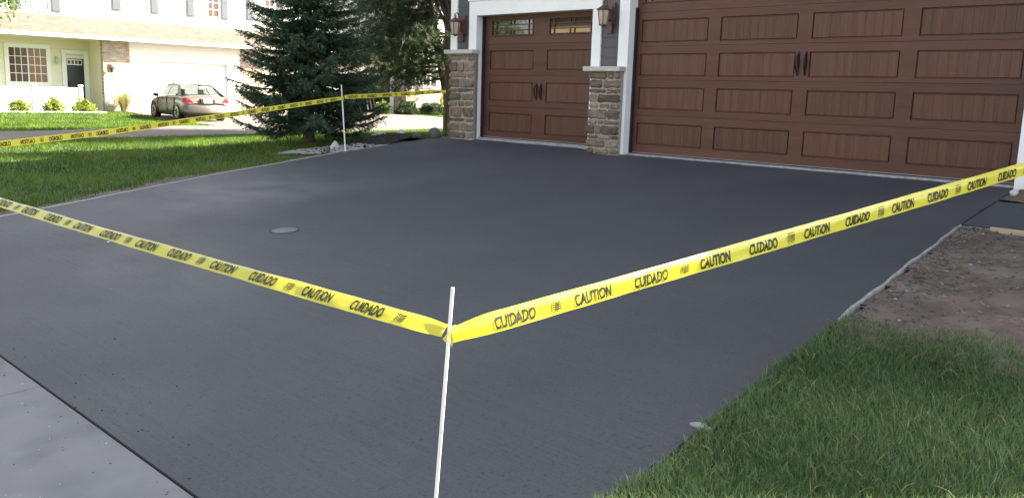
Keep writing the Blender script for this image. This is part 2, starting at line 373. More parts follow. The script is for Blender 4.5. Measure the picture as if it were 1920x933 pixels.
MAT['pane_black'] = glass_mat('black_pane', (0.02, 0.02, 0.022), 1.5, 0.05)
MAT['door_black'] = plain('black_storm_door', (0.02, 0.02, 0.021), 0.35)
MAT['dark_inside'] = plain('garage_interior', (0.06, 0.055, 0.055), 0.9)
MAT['tan_wall'] = lap_mat('tan_siding', (0.36, 0.27, 0.2), 0.15)
MAT['white_sealant'] = plain('white_sealant', (0.42, 0.42, 0.42), 0.6)

# ---------------------------------------------------------------- ground heights
SL = 0.085
def smf(a, b, x):
    t = np.clip((np.asarray(x, float) - a) / (b - a), 0, 1); return t * t * (3 - 2 * t)
YL = [-9.62, -8.15, -7.17, -5.04, -2.38, -0.17]; XL = [-3.05, -2.97, -3.24, -3.92, -4.5, -4.42]
YR = [-9.62, -8.51, -8.18, -7.71, -5.43, -4.15, -2.41, -0.82, 0.0]; XR = [6.14, 6.12, 6.12, 6.06, 5.82, 5.69, 5.53, 5.43, 5.40]
def ledge(Y): return np.interp(Y, YL, XL)
def redge(Y): return np.interp(Y, YR, XR)
def drive(X, Y):
    X = np.asarray(X, float); Y = np.asarray(Y, float)
    b = SL * (np.minimum(Y, -.1) + .1) - .03
    b = np.where(Y < -9.62, SL * (-9.62 + .1) - .03 + .05 * (Y + 9.62), b)
    return b + .045 * smf(-.4, -1.2, X) * smf(-2.5, -.4, Y)
def ground(X, Y):
    X = np.asarray(X, float); Y = np.asarray(Y, float)
    d = drive(X, np.clip(Y, -30, 2)); le = ledge(Y); re = redge(Y)
    t = smf(0, 9, le - X)
    far = np.interp(X, [-60, -33, -29.5, -24, -19.5, -16], [-.37, -.37, -.39, -.52, -.50, -.46])
    left = (d - .025) * (1 - t) + far * t
    right = d - .055
    h = np.where(X < le, left, np.where(X > re, right, d - .12))
    return h
def gz(x, y): return float(ground(x, y))
def dz(x, y): return float(drive(x, y))

def sheet(name, xs, ys, hf, mat, keep=None, kind='structure'):
    XX, YY = np.meshgrid(xs, ys); ZZ = hf(XX, YY)
    V = np.stack([XX.ravel(), YY.ravel(), ZZ.ravel()], 1); nx, ny = len(xs), len(ys)
    i = np.arange((ny - 1) * nx).reshape(ny - 1, nx)[:, :-1].ravel()
    F = np.concatenate([np.stack([i, i + 1, i + nx + 1], 1), np.stack([i, i + nx + 1, i + nx], 1)])
    if keep is not None:
        c = V[F].mean(1); F = F[keep(c[:, 0], c[:, 1])]
        used = np.unique(F); re = np.full(len(V), -1); re[used] = np.arange(len(used)); V = V[used]; F = re[F]
    o = np_mesh(name, V, F, mat, smooth=True)
    if kind: o['kind'] = kind
    return o

# ================================================================ THE SETTING
gx = np.concatenate([np.arange(-200, -40, 16), np.arange(-40, -6, 1.0), np.arange(-6, 10, .16), np.arange(10, 30, 2), np.arange(30, 210, 18)])
gy = np.concatenate([np.arange(-200, -30, 17), np.arange(-30, -13, 1.5), np.arange(-13, 1, .16), np.arange(1, 40, 1.5), np.arange(40, 230, 18)])
sheet('ground', gx, gy, ground, MAT['thatch'])

# driveway slab
rows = np.concatenate([np.linspace(-9.62, -1.0, 70), np.linspace(-.95, -.11, 12)])
u = np.linspace(0, 1, 60)
V, F = [], []
for y in rows:
    a, b_ = float(ledge(y)), float(redge(y))
    for k in u:
        x = a + (b_ - a) * k
        if k == 1: x += .006 * math.sin(y * 5) + .004 * math.sin(y * 13 + 1)
        V.append((x, y, dz(x, y)))
n = len(u)
for j in range(len(rows) - 1):
    for i in range(n - 1): F.append((j * n + i, j * n + i + 1, (j + 1) * n + i + 1, (j + 1) * n + i))
driveway = mesh_obj('driveway', V, F, MAT['driveway'], smooth=True); driveway['kind'] = 'structure'
# raw concrete side faces of the slab
def edge_strip(name, side, mat, y0=-9.62, y1=-.15, n=160, drop=.09, out=.016):
    v, f = [], []
    for i in range(n + 1):
        y = y0 + (y1 - y0) * i / n
        if side > 0: x = .0 + float(redge(y)) + .006 * math.sin(y * 5) + .004 * math.sin(y * 13 + 1)
        else: x = float(ledge(y))
        z = dz(x, y); j = .004 * math.sin(y * 11) + .003 * math.sin(y * 47) + .002 * math.sin(y * 91)
        v += [(x, y, z - .001), (x + side * (.012 + .5 * abs(j)), y, z - .006 - abs(j)), (x + side * (out + j), y, z - drop)]
    for i in range(n):
        for k in range(2):
            q = (3 * i + k, 3 * i + k + 1, 3 * i + k + 4, 3 * i + k + 3)
            f.append(q if side < 0 else q[::-1])
    return mesh_obj(name, v, f, mat, driveway)
edge_strip('slab_edge', 1, MAT['pale_concrete'], y0=-5.78, y1=-2.42)
edge_strip('slab_edge', 1, MAT['black'], y0=-2.42, n=40)
edge_strip('slab_edge', 1, MAT['driveway'], y1=-5.78)
edge_strip('slab_edge', -1, MAT['pale_concrete'])
v, f = [], []
for i in range(41):
    x = -3.05 + (6.14 + 3.05) * i / 40
    v += [(x, -9.62, dz(x, -9.62)), (x, -9.622, dz(x, -9.62) - .12)]
for i in range(40): f.append((2 * i, 2 * i + 1, 2 * i + 3, 2 * i + 2))
mesh_obj('slab_edge', v, f, MAT['driveway'], driveway)

# cleanout cover set into the slab
t = empty('cleanout_cover', (0.44, -6.515, dz(.44, -6.515)), 0, 'round pale concrete-filled cleanout cover set flush in the dark driveway', 'drain cover')
t.rotation_euler = (math.atan(SL), 0, 0)
m = MB(); m.lathe((0, 0, 0), [(0.150, -.01), (0.150, .003), (0.136, .003), (0.134, -.004), (0.01, -.004)], 40); m.build('ring', MAT['black'], t, world=False)
m = MB(); m.lathe((0, 0, 0), [(0.131, -.01), (0.131, .004), (0.12, .007), (0.05, .008), (0.01, .006)], 40); m.build('lid', MAT['old_concrete'], t, world=False, smooth=False)

# sidewalk slabs in front of the driveway
sw = sheet('sidewalk', np.linspace(-12, 12, 25), np.linspace(-11.6, -9.7, 8), lambda X, Y: drive(X, Y) - .09, MAT['soil'])
def slab(x0, x1, y0, y1, par, mat):
    v = []
    for (x, y) in ((x0, y0), (x1, y0), (x1, y1), (x0, y1)): v.append((x, y, dz(0, y) - .1))
    for (x, y) in ((x0, y0), (x1, y0), (x1, y1), (x0, y1)): v.append((x, y, dz(0, y) - .004))
    return mesh_obj('slab', v, BOXF, mat, par, bevel=.006)
slab(-3.2, 2.992, -11.5, -9.630, sw, MAT['old_concrete'])
slab(3.000, 6.16, -11.5, -9.630, sw, MAT['old_concrete'])
sheet('road', np.linspace(-60, 60, 41), np.array([-22, -18, -14, -11.6]), lambda X, Y: drive(0, Y) * 0 - 1.02 + .02 * (Y + 11.6), MAT['asphalt'])

# walkway pad to the right of the driveway with its form board
v, f = [], []; nw = 12
for j in range(nw + 1):
    y = -2.40 + 1.38 * j / nw; z = dz(5, y) - .005
    for x in (float(redge(y)) + .016, 7.0, 9.5): v.append((x, y, z))
for j in range(nw):
    for i in range(2): f.append((3 * j + i, 3 * j + i + 1, 3 * j + i + 4, 3 * j + i + 3))
wk = mesh_obj('walkway', v, f, MAT['driveway']); wk['kind'] = 'structure'
box('form_board', 5.80, 9.4, -2.46, -2.405, dz(5, -2.4) - .12, dz(5, -2.4) + .006, MAT['lumber'], wk)
box('slab_edge', 5.56, 5.80, -2.43, -2.401, dz(5, -2.4) - .1, dz(5, -2.4) - .012, MAT['pale_concrete'], wk)

# bare soil on the right
def soil_h(X, Y):
    nz = .012 * np.sin(X * 7.3 + 1) * np.sin(Y * 6.1) + .008 * np.sin(X * 17 + Y * 11) + .005 * np.sin(X * 31 - Y * 27)
    return ground(X, Y) + .034 + nz * smf(0, .25, X - redge(Y))
sheet('soil', np.arange(5.4, 11, .06), np.arange(-6.1, -2.44, .06), soil_h, MAT['soil'], keep=lambda X, Y: (X > redge(Y) + .03))
sheet('soil', np.arange(5.38, 9, .08), np.arange(-1.0, -.16, .06), lambda X, Y: soil_h(X, Y) + .09 * smf(0, .12, X - 5.52) * smf(-1.0, -.85, Y) + .03, MAT['soil'], keep=lambda X, Y: (X > redge(Y) + .05))
# strip of bare soil along the left edge
wob = lambda Y: .24 + .10 * np.sin(Y * 2.1 + .5) + .06 * np.sin(Y * 5.3) + .22 * np.exp(-((Y + 6.4) / 1.2) ** 2)
sheet('soil', np.arange(-5.6, -2.8, .05), np.arange(-9.6, -2.3, .08), lambda X, Y: ground(X, Y) + .008 + .008 * np.sin(X * 23) * np.sin(Y * 19), MAT['soil'],
      keep=lambda X, Y: (X < ledge(Y) - .02) & (X > ledge(Y) - .05 - wob(Y)))
# white form strip on the left edge
v, f = [], []
for i in range(81):
    y = -9.6 + 7.1 * i / 80; x = float(ledge(y)) - .006; z = dz(x, y)
    v += [(x - .012, y, z - .06), (x - .012, y, z + .010), (x + .004, y, z + .010), (x + .004, y, z - .06)]
for i in range(80):
    for k in range(3): f.append((4 * i + k, 4 * i + k + 1, 4 * i + k + 5, 4 * i + k + 4))
tag(mesh_obj('form_strip', v, f, MAT['white_sealant']), 'thin white form strip along the left edge of the dark driveway', 'form strip')

# shared lane and the neighbours' drive
def lane_keep(X, Y):
    near = X < -13.6 - .19 * Y
    far = np.where(Y < 1.5, X > np.interp(Y, [-40, -3, .2, 1.5, 2.4], [-9, -16.7, -18.5, -19.4, -19.6]), X > -30.45)
    drive_r = (Y < 11.2) | (X > -22.2 - .12 * (Y - 16)) | ((Y > 11.2) & (Y < 19.0) & (X > -30.45))
    left_lim = np.where(X < -19.5, Y > 3.05 + (-X - 19.5) * .12, True)
    return near & far & drive_r & left_lim & (Y < 60)
lx = np.arange(-30.5, -8, .25); ly = np.concatenate([np.arange(-40, -6, 2), np.arange(-6, 24, .25), np.arange(24, 60, 3)])
sheet('road', lx, ly, lambda X, Y: ground(X, Y) + .015, MAT['asphalt'], keep=lane_keep)

# ================================================================ OUR HOUSE
TY = -.20     # trim face
WY = -.165    # siding face
house = empty('house', (0.6, 2, 0), 0, 'house with grey-blue lap siding, white trim and two brown garage doors', 'house')
# window of structure: shell that carries boards and roof
m = MB()
m.box(-4.12, -3.52, WY + .02, .25, -.1, 2.2)        # left of small door
m.box(-.72, -.13, WY + .02, .25, -.1, 2.7)          # between doors
m.box(5.44, 12.9, WY + .02, .25, -.2, 2.7)          # right of large door
m.box(-4.12, -.722, WY + .02, .25, 2.26, 5.2)       # above small door
m.box(-.722, 9.8, WY + .021, .25, 2.72, 7.9); m.box(9.8, 11.3, WY + .021, .25, 2.72, 5.5)
m.box(-4.12, -3.9, .25, 9, -.3, 5.2)                # left side wall
m.box(-3.9, 9.8, 8.8, 9, -.3, 7.9)                 # back
m.box(12.7, 12.9, .25, 8.8, -.3, 2.9)
m.build('wall', MAT['siding'], house)
m = MB()
m.add([(-4.55, -.6, 5.15), (-1.5, -.6, 5.15), (-1.5, 4, 5.75), (-4.55, 4, 5.75), (-4.55, 8.6, 5.15), (-1.5, 8.6, 5.15)], [(0, 1, 2, 3), (3, 2, 5, 4)])
m.add([(-1.6, -.6, 7.95), (9.9, -.6, 7.95), (9.9, 4, 9.6), (-1.6, 4, 9.6), (-1.6, 8.6, 7.95), (9.9, 8.6, 7.95)], [(0, 1, 2, 3), (3, 2, 5, 4), (0, 3, 4)])
m.add([(8.2, -.6, 10.6), (9.9, -.6, 7.95), (11.3, -.6, 5.64), (13.0, -.6, 2.9), (8.2, 9, 10.6), (9.9, 9, 7.95), (11.3, 9, 5.64), (13.0, 9, 2.9), (6.6, -.6, 8.0), (6.6, 9, 8.0)],
      [(0, 1, 5, 4), (1, 2, 6, 5), (2, 3, 7, 6), (8, 0, 4, 9)])
m.build('roof', MAT['roof_dark'], house)
m = MB(); m.add([(-1.45, WY, 5.1), (-1.45, WY, 7.9), (-1.45, 8.8, 7.9), (-1.45, 8.8, 5.1)], [(0, 1, 2, 3)]); m.build('wall', MAT['siding'], house)
m = MB(); m.add([(6.6, -.1, 7.9), (9.9, -.1, 7.9), (8.2, -.1, 10.5)], [(0, 1, 2)]); m.build('wall', MAT['siding'], house)
box('ceiling', -3.9, 12.7, .25, 8.8, 2.9, 3.0, MAT['dark_inside'], house)
# floor inside the garage
box('floor', -3.9, 12.7, .13, 8.8, -.1, .0, MAT['pale_concrete'], house)
# lap boards that the photograph shows one by one
def lap_boards(x0, x1, z0, z1, pitch=.153):
    z = z0; first = None
    while z < z1 - .02:
        t_ = min(pitch, z1 - z)
        v = [(x0, WY - .012, z), (x1, WY - .012, z), (x1, WY + .02, z), (x0, WY + .02, z),
             (x0, WY - .001, z + t_ + .01), (x1, WY - .001, z + t_ + .01), (x1, WY + .02, z + t_ + .01), (x0, WY + .02, z + t_ + .01)]
        mesh_obj('siding_board', v, BOXF, MAT['siding'], house)
        z += pitch
lap_boards(-3.998, -3.680, 1.60, 4.0)
lap_boards(-.648, -.302, 1.31, 2.60)
lap_boards(-3.680, -.83, 2.46, 4.0)
# white trim
B = .004
box('corner_board', -4.17, -4.0, TY, TY + .06, 1.58, 5.15, MAT['trim'], house, B)
box('corner_board', -4.17, -4.12, TY + .06, TY + .25, .05, 5.15, MAT['trim'], house, B)
box('door_trim', -3.678, -3.482, TY - .002, .02, .02, 2.452, MAT['trim'], house, B)
box('door_trim', -.828, -.650, TY - .002, .02, 1.30, 2.2, MAT['trim'], house, B)
box('door_trim', -.828, -.75, TY - .002, .02, 0, 1.30, MAT['trim'], house, B)
box('door_trim', -3.481, -.650, TY - .004, .02, 2.202, 2.456, MAT['trim'], house, B)
box('door_trim', -3.70, -.63, TY - .02, TY + .1, 2.457, 2.487, MAT['trim'], house, B)
box('door_trim', -.300, -.108, TY - .002, .02, -.03, 2.68, MAT['trim'], house, B)
box('door_trim', 5.385, 5.56, TY - .002, .02, -.05, 2.68, MAT['trim'], house, B)
box('door_trim', -.300, 5.56, TY - .004, .02, 2.682, 2.93, MAT['trim'], house, B)
# jamb stops (dark weather seal beside the doors)
for x in (-3.4805, -.107):
    box('weather_seal', x, x + .028, -.055, .01, .0, 2.2, MAT['black'], house)
box('weather_seal', 5.356, 5.384, -.055, .01, -.0, 2.6, MAT['black'], house)
# thresholds (front lip of the garage slab)
def lip(x0, x1, z1):
    n = 60; v, f = [], []
    for i in range(n + 1):
        x = x0 + (x1 - x0) * i / n; w = .010 * math.sin(x * 7) + .008 * math.sin(x * 19 + 1)
        v += [(x, .12, z1 - .005), (x, -.11 - w, z1 - .006), (x, -.13 - w, z1 - .09)]
    for i in range(n):
        for k in range(2): f.append((3 * i + k, 3 * i + 3 + k, 3 * i + 4 + k, 3 * i + 1 + k))
    return mesh_obj('threshold', v, [q[::-1] for q in f], MAT['pale_concrete'], house)
lip(-3.49, -.73, .066)
lip(-.12, 5.40, .0)

# stone piers ------------------------------------------------------
def stone_mesh(x0, x1, z0, z1, yb, depth, seed, left_round=False):
    rs = random.Random(seed); w, h = x1 - x0, z1 - z0
    pts = []
    nx_, nz_ = max(2, int(w / .07)), 2
    c = min(.03, .32 * min(w, h))
    out = [(x0 + c, z0), *[(x0 + w * k / nx_, z0 + rs.uniform(0, .017)) for k in range(1, nx_)], (x1 - c, z0), (x1, z0 + c), (x1 - rs.uniform(0, .01), (z0 + z1) / 2), (x1, z1 - c),
           (x1 - c, z1), *[(x1 - w * k / nx_, z1 - rs.uniform(0, .017)) for k in range(1, nx_)], (x0 + c, z1), (x0, z1 - c), (x0 + rs.uniform(0, .01), (z0 + z1) / 2), (x0, z0 + c)]
    cx, cz = (x0 + x1) / 2, (z0 + z1) / 2; n = len(out); v = []
    tilt = rs.uniform(-.012, .012); tz = rs.uniform(-.010, .010)
    yf = yb - depth
    for (x, z) in out: v.append((x, yb, z))
    for (x, z) in out: v.append((x + rs.uniform(-.002, .002), yf + .014 + rs.uniform(-.003, .003), z))
    for (x, z) in out:
        k = 1 - min(.35, .016 / max(w, .05) * 2); kz = 1 - .26
        v.append((cx + (x - cx) * k, yf + tilt * (x - cx) / w * 2 + tz * (z - cz) / h * 2 + rs.uniform(-.005, .005), cz + (z - cz) * kz))
    v.append((cx, yf - .003 + rs.uniform(-.004, .004), cz))
    f = []
    for ring in (0, 1):
        for i in range(n):
            j = (i + 1) % n; f.append((ring * n + i, ring * n + j, (ring + 1) * n + j, (ring + 1) * n + i))
    for i in range(n): f.append((2 * n + i, 2 * n + (i + 1) % n, 3 * n))
    return v, f

def pier(name, x0, x1, z0, z1, ybase, yfront, label, seed, courses):
    rs = random.Random(seed)
    p = empty(name, ((x0 + x1) / 2, ybase, z0), 0, label, 'stone pier')
    box('mortar_core', x0 + .035, x1 - .008, yfront + .03, ybase, z0 - .1, z1, MAT['mortar'], p)
    z = z0; hs_ = courses; tot = sum(hs_); sc_ = (z1 - z0) / tot; k = 0
    prev = []
    for h in hs_:
        h *= sc_
        W = x1 - x0; n_ = rs.choice([2, 2, 3, 3]) if h < .1 * 1.3 else rs.choice([2, 2, 3])
        for _ in range(20):
            cuts = sorted(rs.uniform(.2, .8) for _ in range(n_ - 1)); ok = all(abs(c - q) > .06 for c in cuts for q in prev) and all(b - a > .17 for a, b in zip([0] + cuts, cuts + [1]))
            if ok: break
        prev = cuts
        xs_ = [0] + cuts + [1]
        for a, b in zip(xs_, xs_[1:]):
            g = .009
            xa = x0 + W * a + (g if a > 0 else rs.uniform(-.022, .014)); xb = x0 + W * b - (g if b < 1 else .004)
            d = rs.uniform(.035, .062)
            vv, ff = stone_mesh(xa, xb, z + .007, z + h - .007, yfront + .055, d, rs.random())
            mt = MAT[rs.choice(['stone_a', 'stone_a', 'stone_b', 'stone_b', 'stone_b', 'stone_c'])]
            mesh_obj('stone', vv, ff, mt, p)
            # corner return stone on the open (left) flank
        vv, ff = stone_mesh(ybase * -1 * 0 + yfront + .055, ybase, z + .005, z + h - .005, 0, .045, rs.random())
        vv = [(x0 + .04 + y_, x_, z_) for (x_, y_, z_) in vv]
        mesh_obj('stone', vv, ff, MAT[rs.choice(['stone_a', 'stone_b'])], p)
        z += h
    return p
pier('stone_pier', -4.115, -3.474, .015, 1.535, -.14, -.285, 'left ledgestone pier beside the single garage door, under a wall lantern', 11,
     [.12, .15, .08, .18, .10, .13, .08, .16, .10, .17, .12])
pier('stone_pier', -.765, -.150, -.045, 1.235, -.14, -.315, 'ledgestone pier between the single and the double garage door', 23,
     [.10, .14, .07, .16, .08, .17, .09, .15, .08, .14, .12])
def cap(x0, x1, y0, z0, z1, label):
    o = box('pier_cap', x0, x1, y0, -.14, z0, z1, MAT['cap'], None, .012)
    m_ = o.modifiers.new('sub', 'SUBSURF'); m_.subdivision_type = 'SIMPLE'; m_.levels = 3; m_.render_levels = 3
    tx = bpy.data.textures.new('capnoise', 'CLOUDS'); tx.noise_scale = .06
    d = o.modifiers.new('disp', 'DISPLACE'); d.texture = tx; d.strength = .012; d.mid_level = .5
    return tag(o, label, 'stone cap')
cap(-4.205, -3.442, -.335, 1.537, 1.612, 'pale limestone cap on the left stone pier')
cap(-.845, -.122, -.375, 1.237, 1.312, 'pale limestone cap on the stone pier between the garage doors')
m = MB(); m.tube([(-4.155, -.30, .02), (-4.155, -.30, .62)], .011, 8); m.build('edging_strip', MAT['black'], None)
tag(bpy.data.objects['edging_strip'], 'thin black upright rod against the outer edge of the left stone pier', 'rod')

# garage doors ------------------------------------------------------
def door_section(par, x0, x1, z0, z1, holes, yf=0.0, depth=.026):
    """face with rectangular recesses"""
    xs_ = sorted(set([x0, x1] + [h[0] for h in holes] + [h[1] for h in holes]))
    zs_ = sorted(set([z0, z1] + [h[2] for h in holes] + [h[3] for h in holes]))
    m_ = MB()
    for i in range(len(xs_) - 1):
        for j in range(len(zs_) - 1):
            cx, cz = (xs_[i] + xs_[i + 1]) / 2, (zs_[j] + zs_[j + 1]) / 2
            if any(h[0] < cx < h[1] and h[2] < cz < h[3] for h in holes): continue
            a, b, c, d = xs_[i], xs_[i + 1], zs_[j], zs_[j + 1]
            m_.add([(a, yf, c), (b, yf, c), (b, yf, d), (a, yf, d)], [(0, 1, 2, 3)])
    for (a, b, c, d) in holes:
        e = .006
        o_ = [(a, yf, c), (b, yf, c), (b, yf, d), (a, yf, d)]; i_ = [(a + e, yf + depth, c + e), (b - e, yf + depth, c + e), (b - e, yf + depth, d - e), (a + e, yf + depth, d - e)]
        m_.add(o_ + i_, [(k, (k + 1) % 4, 4 + (k + 1) % 4, 4 + k) for k in range(4)])
    # rounded lips top and bottom and a back
    m_.add([(x0, yf, z1), (x1, yf, z1), (x1, yf + .006, z1 + .004), (x0, yf + .006, z1 + .004), (x1, yf + .05, z1 + .004), (x0, yf + .05, z1 + .004)], [(0, 1, 2, 3), (3, 2, 4, 5)])
    m_.add([(x0, yf, z0), (x1, yf, z0), (x1, yf + .006, z0 - .003), (x0, yf + .006, z0 - .003)], [(3, 2, 1, 0)])
    m_.add([(x0, yf, z0), (x0, yf + .05, z0), (x0, yf + .05, z1), (x0, yf, z1)], [(0, 1, 2, 3)])
    m_.add([(x1, yf, z0), (x1, yf + .05, z0), (x1, yf + .05, z1), (x1, yf, z1)], [(3, 2, 1, 0)])
    return m_.build('section', MAT['wood_h'], par)

def plank_panel(par, a, b, c, d, y):
    """recessed field with raised centre and vertical plank grooves"""
    m_ = MB(); yb_ = .0258; e_ = .016
    m_.add([(a, yb_, c), (b, yb_, c), (b, yb_, d), (a, yb_, d)], [(0, 1, 2, 3)])
    a, b, c, d = a + e_, b - e_, c + e_, d - e_; w_ = .007
    m_.add([(a, y, c), (b, y, c), (b, y, d), (a, y, d), (a - w_, yb_, c - w_), (b + w_, yb_, c - w_), (b + w_, yb_, d + w_), (a - w_, yb_, d + w_)], [(4 + k, 4 + (k + 1) % 4, (k + 1) % 4, k) for k in range(4)])
    n_ = max(6, round((b - a) / .118)); xs_ = [a + (b - a) * k / n_ for k in range(n_ + 1)]
    g = .0022; gd = .0022
    for k in range(n_):
        xa, xb = xs_[k], xs_[k + 1]
        l = xa + (g if k > 0 else 0); r = xb - (g if k < n_ - 1 else 0)
        m_.add([(l, y, c), (r, y, c), (r, y, d), (l, y, d)], [(0, 1, 2, 3)])
        if k < n_ - 1:
            m_.add([(r, y, c), (xb, y + gd, c), (xb, y + gd, d), (r, y, d)], [(0, 1, 2, 3)])
            m_.add([(xb, y + gd, c), (xb + g, y, c), (xb + g, y, d), (xb, y + gd, d)], [(0, 1, 2, 3)])
    return m_.build('panel', MAT['wood_v'], par)

def window_insert(sec, a, b, c, d, yf):
    m_ = MB()
    f_ = .022
    for (p0, p1, q0, q1) in ((a, b, c, c + f_), (a, b, d - f_, d), (a, a + f_, c + f_, d - f_), (b - f_, b, c + f_, d - f_)):
        m_.box(p0, p1, yf - .012, yf + .02, q0, q1)
    m_.build('window_frame', MAT['wood_h'], sec)
    box('glass', a + .002, b - .002, yf + .012, yf + .018, c + .002, d - .002, MAT['glass'], sec)
    m_ = MB(); w, h = b - a, d - c; bar = .007
    for fx in (.115, .885): m_.box(a + w * fx - bar, a + w * fx + bar, yf - .004, yf + .011, c + f_, d - f_)
    for fz in (.34, .66): m_.box(a + f_, b - f_, yf - .0045, yf + .0105, c + h * fz - bar, c + h * fz + bar)
    for fx in (.455, .545):
        m_.box(a + w * fx - bar, a + w * fx + bar, yf - .004, yf + .011, c + f_, c + h * .34); m_.box(a + w * fx - bar, a + w * fx + bar, yf - .004, yf + .011, c + h * .66, d - f_)
    m_.build('muntins', MAT['wood_h'], sec)

def pull_handle(par, x, zc, h, side):
    """forged bow pull with spear-shaped ends"""
    m_ = MB(); y = -.001
    for s in (1, -1):
        z = zc + s * h * .36
        pts = [(x, z + s * h * .14), (x + .014, z + s * .035), (x + .020, z), (x + .010, z - s * .03), (x - .010, z - s * .03), (x - .020, z), (x - .014, z + s * .035)]
        n_ = len(pts)
        vv = [(p[0], y, p[1]) for p in pts] + [(p[0] * .8 + x * .2, y - .007, p[1] * .85 + z * .15) for p in pts]
        ff = [tuple(range(n_, 2 * n_))] + [(k, (k + 1) % n_, n_ + (k + 1) % n_, n_ + k) for k in range(n_)]
        m_.add(vv, ff)
    w_ = .021; pl = [(0, .5), (.35, .36), (.55, .30), (.9, .16), (1, .02), (.8, -.18), (.5, -.30), (.4, -.36), (0, -.5)]; pl = pl + [(-q, r_) for (q, r_) in reversed(pl[1:-1])]; n_ = len(pl)
    m_.add([(x + q * w_, y, zc + r_ * h) for (q, r_) in pl] + [(x + q * w_ * .8, y - .006, zc + r_ * h * .97) for (q, r_) in pl], [tuple(reversed(range(n_, 2 * n_)))] + [(k, (k + 1) % n_, n_ + (k + 1) % n_, n_ + k) for k in range(n_)])
    pts, rad = [], []
    for i in range(17):
        a = i / 16; th = math.pi * a
        pts.append((x + side * .012 * math.sin(th), y - .006 - .056 * math.sin(th), zc + h * .36 * math.cos(th)))
        rad.append(.006 + .007 * math.sin(th) ** 2)
    m_.tube(pts, rad, 8)
    return m_.build('handle', MAT['iron'], par, smooth=True)

def garage_door(name, label, x0, x1, zb, joints, ptops, xp, pw, pitch, ncols, handle_row, hz, hh):
    dmid = (x0 + x1) / 2
    root = empty(name, (dmid, 0, zb), 0, label, 'garage door')
    zs_ = [zb + .012] + joints
    PH = .315
    for r in range(len(joints) - 1 + 1):
        za, zb_ = zs_[r] + .003, (zs_[r + 1] if r + 1 < len(zs_) else None)
        if zb_ is None: break
        zb_ -= .003
        top_row = (r == len(joints) - 1)
        holes = []
        for k in range(ncols):
            a = xp + k * pitch; b = a + pw
            if top_row: holes.append((a, b, za + .13, zb_ - .10))
            else: holes.append((a - .014, b + .014, ptops[r] - PH - .012, ptops[r] + .010))
        s = door_section(root, x0, x1, za, zb_, holes)
        for (a, b, c, d) in holes:
            if top_row: window_insert(s, a + .006, b - .006, c + .006, d - .006, .004)
            else:
                plank_panel(s, a + .006, b - .006, c + .006, d - .006, .009)
    box('backing', x0 + .01, x1 - .01, .055, .065, zb + .01, joints[-1], MAT['black'], root)
    box('bottom_seal', x0, x1, .004, .04, zb - .004, zb + .013, MAT['black'], root)
    box('seal_retainer', x0, x1, -.003, .003, zb + .010, zb + .0145, MAT['white_sealant'], root)
    for s in (-1, 1): pull_handle(root, dmid + s * .052, hz, hh, s)
    return root
garage_door('garage_door', 'brown wood-grain single garage door with two muntined windows and spear pulls', -3.475, -.731, .065,
            [.6255, 1.1685, 1.7115, 2.245], [.5055, 1.0485, 1.5915], -3.31, 1.039, 1.375, 2, 1, .905, .30)
garage_door('garage_door', 'wide brown wood-grain double garage door with four columns of recessed panels', -.113, 5.373, .0,
            [.585, 1.127, 1.628, 2.128, 2.66], [.4645, 1.0065, 1.5075, 2.0075], 0.0, 1.146, 1.3716, 4, 2, 1.365, .33)

# wall lanterns ------------------------------------------------------
def lantern(x, z, label):
    """z = middle of the back plate"""
    y0 = WY - .012; yl = y0 - .20
    t = empty('wall_lantern', (x, y0, z), 0, label, 'lantern')
    box('back_block', x - .075, x + .075, y0 - .03, y0, z - .10, z + .23, MAT['copper'], t, .006)
    box('back_plate', x - .045, x + .045, y0 - .05, y0 - .03, z - .23, z + .17, MAT['copper'], t, .006)
    m_ = MB()
    pts = [(x, y0 - .05, z - .05), (x, y0 - .10, z + .02), (x, y0 - .11, z + .14), (x, y0 - .12, z + .22), (x, y0 - .15, z + .265), (x, yl, z + .255), (x, yl - .025, z + .22), (x, yl, z + .185), (x, yl, z + .15)]
    m_.tube(pts, .009, 8); m_.tube([(x, y0 - .05, z + .11), (x, y0 - .12, z + .16)], .007, 6); m_.build('arm', MAT['copper'], t, smooth=True)
    zt = z + .105   # top of glass body
    m_ = MB(); sg = 6
    m_.lathe((x, yl, zt), [(.118, -.004), (.122, .004), (.085, .03), (.04, .062), (.018, .075), (.014, .10), (.022, .108), (.006, .125)], sg); m_.build('roof', MAT['copper'], t)
    def ring(r, zz): return [(x + r * math.cos(2 * math.pi * (k + 0) / sg), yl + r * math.sin(2 * math.pi * k / sg), zz) for k in range(sg)]
    A, B_ = ring(.098, zt), ring(.062, zt - .22)
    for k in range(sg):
        j = (k + 1) % sg
        mesh_obj('pane', [A[k], A[j], B_[j], B_[k]], [(0, 1, 2, 3)], MAT['lamp_glass'], t)
    m_ = MB()
    for k in range(sg): m_.tube([A[k], B_[k]], .007, 6)
    m_.lathe((x, yl, zt - .22), [(.072, -.012), (.074, .004), (.060, .01)], sg); m_.lathe((x, yl, zt - .245), [(.006, -.012), (.022, 0), (.04, .012)], sg)
    m_.build('frame', MAT['copper'], t)
    return t
lantern(-3.855, 1.99, 'copper-brown hexagonal lantern on the siding above the left stone pier')
lantern(-.468, 2.05, 'copper-brown hexagonal lantern on the siding between the two garage doors')

